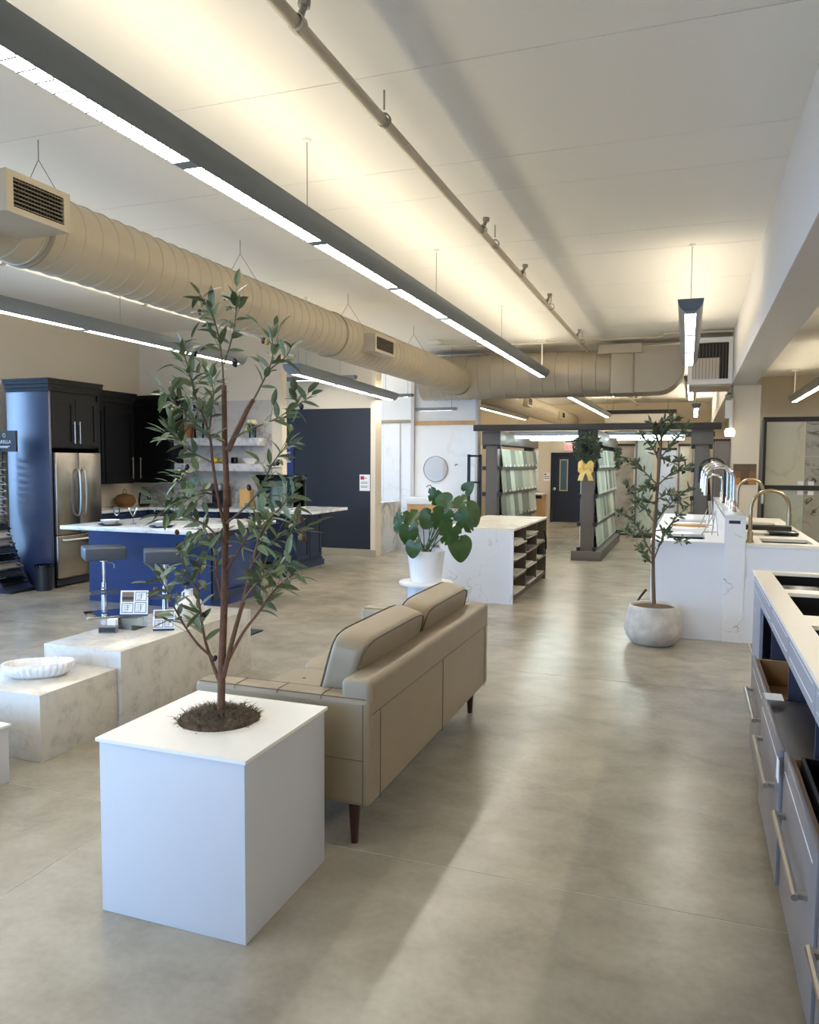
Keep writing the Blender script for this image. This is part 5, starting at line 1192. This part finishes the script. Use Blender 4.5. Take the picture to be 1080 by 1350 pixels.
# potted olive tree by the sinks
p2 = thing('potted_olive_tree', 'slim olive tree in a round stone pot at the end of the sink counter', 'tree', (-.30, 7.60, 0))
QC = (-.30, 7.60)
B().lathe([(.001,0),(.17,0),(.20,.015),(.245,.07),(.265,.14),(.262,.22),(.235,.32),(.222,.36),(.215,.37),(.205,.36),(.21,.33),(.001,.33)], (*QC, 0), 48).build('pot', 'pot_stone', p2, smooth='all')
moss_mesh(QC[0], QC[1], .205, .335, 500, .03, .012).build('bark_chips', 'gravel', p2, kind='stuff')
tr_px = [(863,796),(862,760),(862,720),(864,690),(868,640),(871,600),(873,575)]
B().tube(smooth_path([pt(x, y, 7.6) for x, y in tr_px]), [.019-.008*i/30 for i in range(31)], 10).build('trunk', 'bark_young', p2, smooth=True)
TW2 = [([(862,735),(852,715),(842,695),(830,682),(815,675)],-.1), ([(862,740),(872,715),(882,695),(895,680),(908,668)],.1), ([(864,690),(852,672),(840,655),(828,640)],.2), ([(864,690),(880,670),(895,655),(912,645)],-.2),
       ([(868,640),(850,622),(838,612),(824,606)],-.1), ([(868,640),(885,625),(900,618),(915,615)],.15), ([(870,610),(862,592),(852,580),(845,572)],.2), ([(871,605),(885,588),(896,575),(905,565)],-.15), ([(873,580),(880,565),(890,553)],.1), ([(873,580),(868,566),(860,558)],-.1),
       ([(863,710),(850,700),(836,705),(822,700)],.25), ([(862,745),(852,733),(845,722)],-.25), ([(868,650),(858,640),(848,645)],-.3), ([(871,600),(885,610),(900,606)],.3), ([(864,700),(880,700),(892,712),(905,712)],-.2), ([(872,590),(866,575),(872,560),(884,548)],0), ([(866,665),(850,660),(838,668)],-.2), ([(866,660),(885,650),(900,660)],.15)]
fb = B(); bb = B(); r2 = random.Random(21)
for path, dd in TW2:
    n = len(path); P = smooth_path([pt(x, y, 7.6+dd*(i/(n-1))) for i, (x, y) in enumerate(path)], 4)
    B().tube(P, [.008-.006*i/(len(P)-1) for i in range(len(P))], 5).build('branch', 'bark_young', p2, smooth=True)
    for k in range(38):
        t = .15+.85*k/37; j = min(int(t*(len(P)-1)), len(P)-2); p = P[j].lerp(P[j+1], t*(len(P)-1)-j); ax = (P[j+1]-P[j]).normalized()
        d = (ax*r2.uniform(.2,.9)+Vector((r2.uniform(-1,1), r2.uniform(-1,1), r2.uniform(-.6,1.0)))).normalized()*r2.uniform(.055,.105)
        s_ = d.cross(Vector((r2.uniform(-1,1), r2.uniform(-1,1), r2.uniform(-1,1)))).normalized()*.0125
        fb.add([p, p+d*.3+s_*.8, p+d*.6+s_*.9, p+d, p+d*.6-s_*.9, p+d*.3-s_*.8], [(0,1,2,3,4,5)])
fb.build('foliage', 'leaf_dark', p2, kind='stuff')
for i in range(26):
    path, dd = TW2[i % len(TW2)]; x, y = path[-1-(i % 2)]
    o = bpy.data.objects.new('olive', OL[0]); COL.objects.link(o); attach(o, p2); o.location = pt(x+r2.uniform(-5,5), y+r2.uniform(2,8), 7.6+dd*.8)

# ---------------------------------------------------------------- near right counter with pulled out drawers
NX, NYF, NYN, NZ = .455, 6.13, .7, .93
nc = thing('drawer_counter', 'long grey drawer counter with a cream top along the right edge', 'counter', (.8, 3.5, 0))
opsN = [(.56, 1.08, 1.2, 1.9), (.56, 1.08, 2.3, 3.0), (.56, 1.08, 3.35, 4.1), (.56, 1.08, 4.37, 5.10), (.56, 1.08, 5.25, 6.03)]
top_with_openings(NX-.012, 1.2, NYN, NYF, NZ-.02, NZ, opsN).build('top', 'counter_cream', nc)
box('end_panel', 'carcass_grey', (NX, 1.18, NYF-.03, NYF-.005, 0, NZ-.02), nc)
box('back_panel', 'inner_navy', (1.0, 1.02, NYN, NYF-.03, .08, .68), nc); box('bottom_board', 'inner_navy', (NX+.02, 1.15, NYN, NYF-.03, .05, .08), nc); box('rear_panel', 'carcass_grey', (1.16, 1.18, NYN, NYF-.03, 0, NZ-.02), nc)
bays = [6.10, 4.84, 4.00, 3.16, 2.32, 1.48, .72]
for i, y in enumerate(bays[1:]):
    box('divider', 'inner_navy', (NX+.005, 1.0, y-.01, y+.01, .08, .76), nc)
for i in range(6):
    a, b_ = bays[i+1], bays[i]
    rf = box('rail_front', 'carcass_grey', (NX, NX+.02, a+.003, b_-.003, .76, NZ-.025), nc)
    B().box(NX-.003, NX, a+.06, b_-.06, .80, .804).box(NX-.003, NX, a+.06, b_-.06, .872, .876).build('bead', 'counter_white', rf)
box('corner_post', 'carcass_grey', (NX, NX+.02, 5.55, NYF-.03, 0, .76), nc)
for i, (l, a) in enumerate((('nearest the camera', 1.48), ('second from the camera', 2.32), ('third from the camera', 3.16), ('fourth from the camera', 4.00), ('at the far end', 4.86))):
    b_ = a+.82
    for kk, (wa, wb2_) in enumerate(((a, b_),)):
        pass
    basin('counter_sink', 'black sink sunk in the cream top of the drawer counter, %s' % l, *opsN[i], NZ-.02, .17, 'sink_black', 'sinks in the drawer counter', ledge=(i == 4))
PULL = [(4.86, 5.52, .36, .60, 'wood'), (4.00, 4.82, .36, .60, 'wood'), (3.17, 3.98, .345, .62, 'steel'), (2.33, 3.14, .355, .63, 'sink'), (1.49, 2.30, .36, .62, 'sink'), (.73, 1.46, .40, .62, 'wood')]
for i, (a, b_, x, zt, kind) in enumerate(PULL):
    if i == 0: continue
    d = box('drawer_front', 'drawer_grey', (x, x+.02, a+.004, b_-.004, .09, zt), nc, bevel=.003)
    B().box(x-.002, x, a+.06, b_-.06, zt-.06, zt-.057).build('bead', 'counter_white', d)
    hz = .43; hy0, hy1 = a+.12, b_-.10
    B().tube([(x-.035, hy0, hz), (x-.035, hy1, hz)], .011, 8).build('handle', 'brushed_nickel', d, smooth=True)
    for yy in (hy0+.02, hy1-.02): box('handle_foot', 'wire', (x-.035, x, yy-.012, yy+.012, hz-.008, hz+.008), d)
    wm_ = 'drawer_wood'
    if kind == 'steel':
        bd = box('drawer_deck', 'sink_steel', (x+.02, 1.0, a+.02, b_-.02, zt-.05, zt-.03), nc); box('drawer_box', 'matte_black', (x+.05, .98, a+.04, b_-.04, zt-.2, zt-.051), nc)
    else:
        bd = B().box(x+.02, .98, a+.02, a+.035, zt-.16, zt-.015).box(x+.02, .98, b_-.035, b_-.02, zt-.16, zt-.015).box(x+.02, x+.035, a+.035, b_-.035, zt-.16, zt-.015).box(.965, .98, a+.035, b_-.035, zt-.16, zt-.015).box(x+.02, .98, a+.02, b_-.02, zt-.172, zt-.16).build('drawer_box', 'drawer_wood', nc)
    if kind == 'sink':
        basin('counter_sink', 'black sink stored in %s open drawer of the grey counter' % ('the nearest' if a < 2 else 'the second nearest'), x+.05, .92, a+.06, b_-.06, zt+.005, .15, 'sink_black', 'sinks stored in open drawers')
for (x, y, z, l) in ((.352, 3.90, .622, 'small white price card on the steel topped drawer'), (.365, 2.30, .632, 'small white price card at the near end of the sink drawer')):
    o = B().box(x, x+.075, y-.06, y+.05, z, z+.002).build('price_card', 'paper'); tag(o, l, 'price card', 'price cards on the drawers')
o = B().box(.333, .336, 3.10, 3.16, .52, .60).build('price_card', 'paper'); tag(o, 'upright white price card clipped to a drawer front', 'price card', 'price cards on the drawers')

bf = thing('black_slab_frame', 'tall black open frame standing left of the grey green tile rack', 'display rack', (-3.95, 14.2, 0))
for x in (-4.0, -3.78): box('upright', 'matte_black', (x, x+.05, 14.2, 14.25, 0, 1.85), bf)
for z in (.3, .8, 1.3, 1.8): box('bar', 'matte_black', (-4.0, -3.73, 14.2, 14.24, z, z+.04), bf)
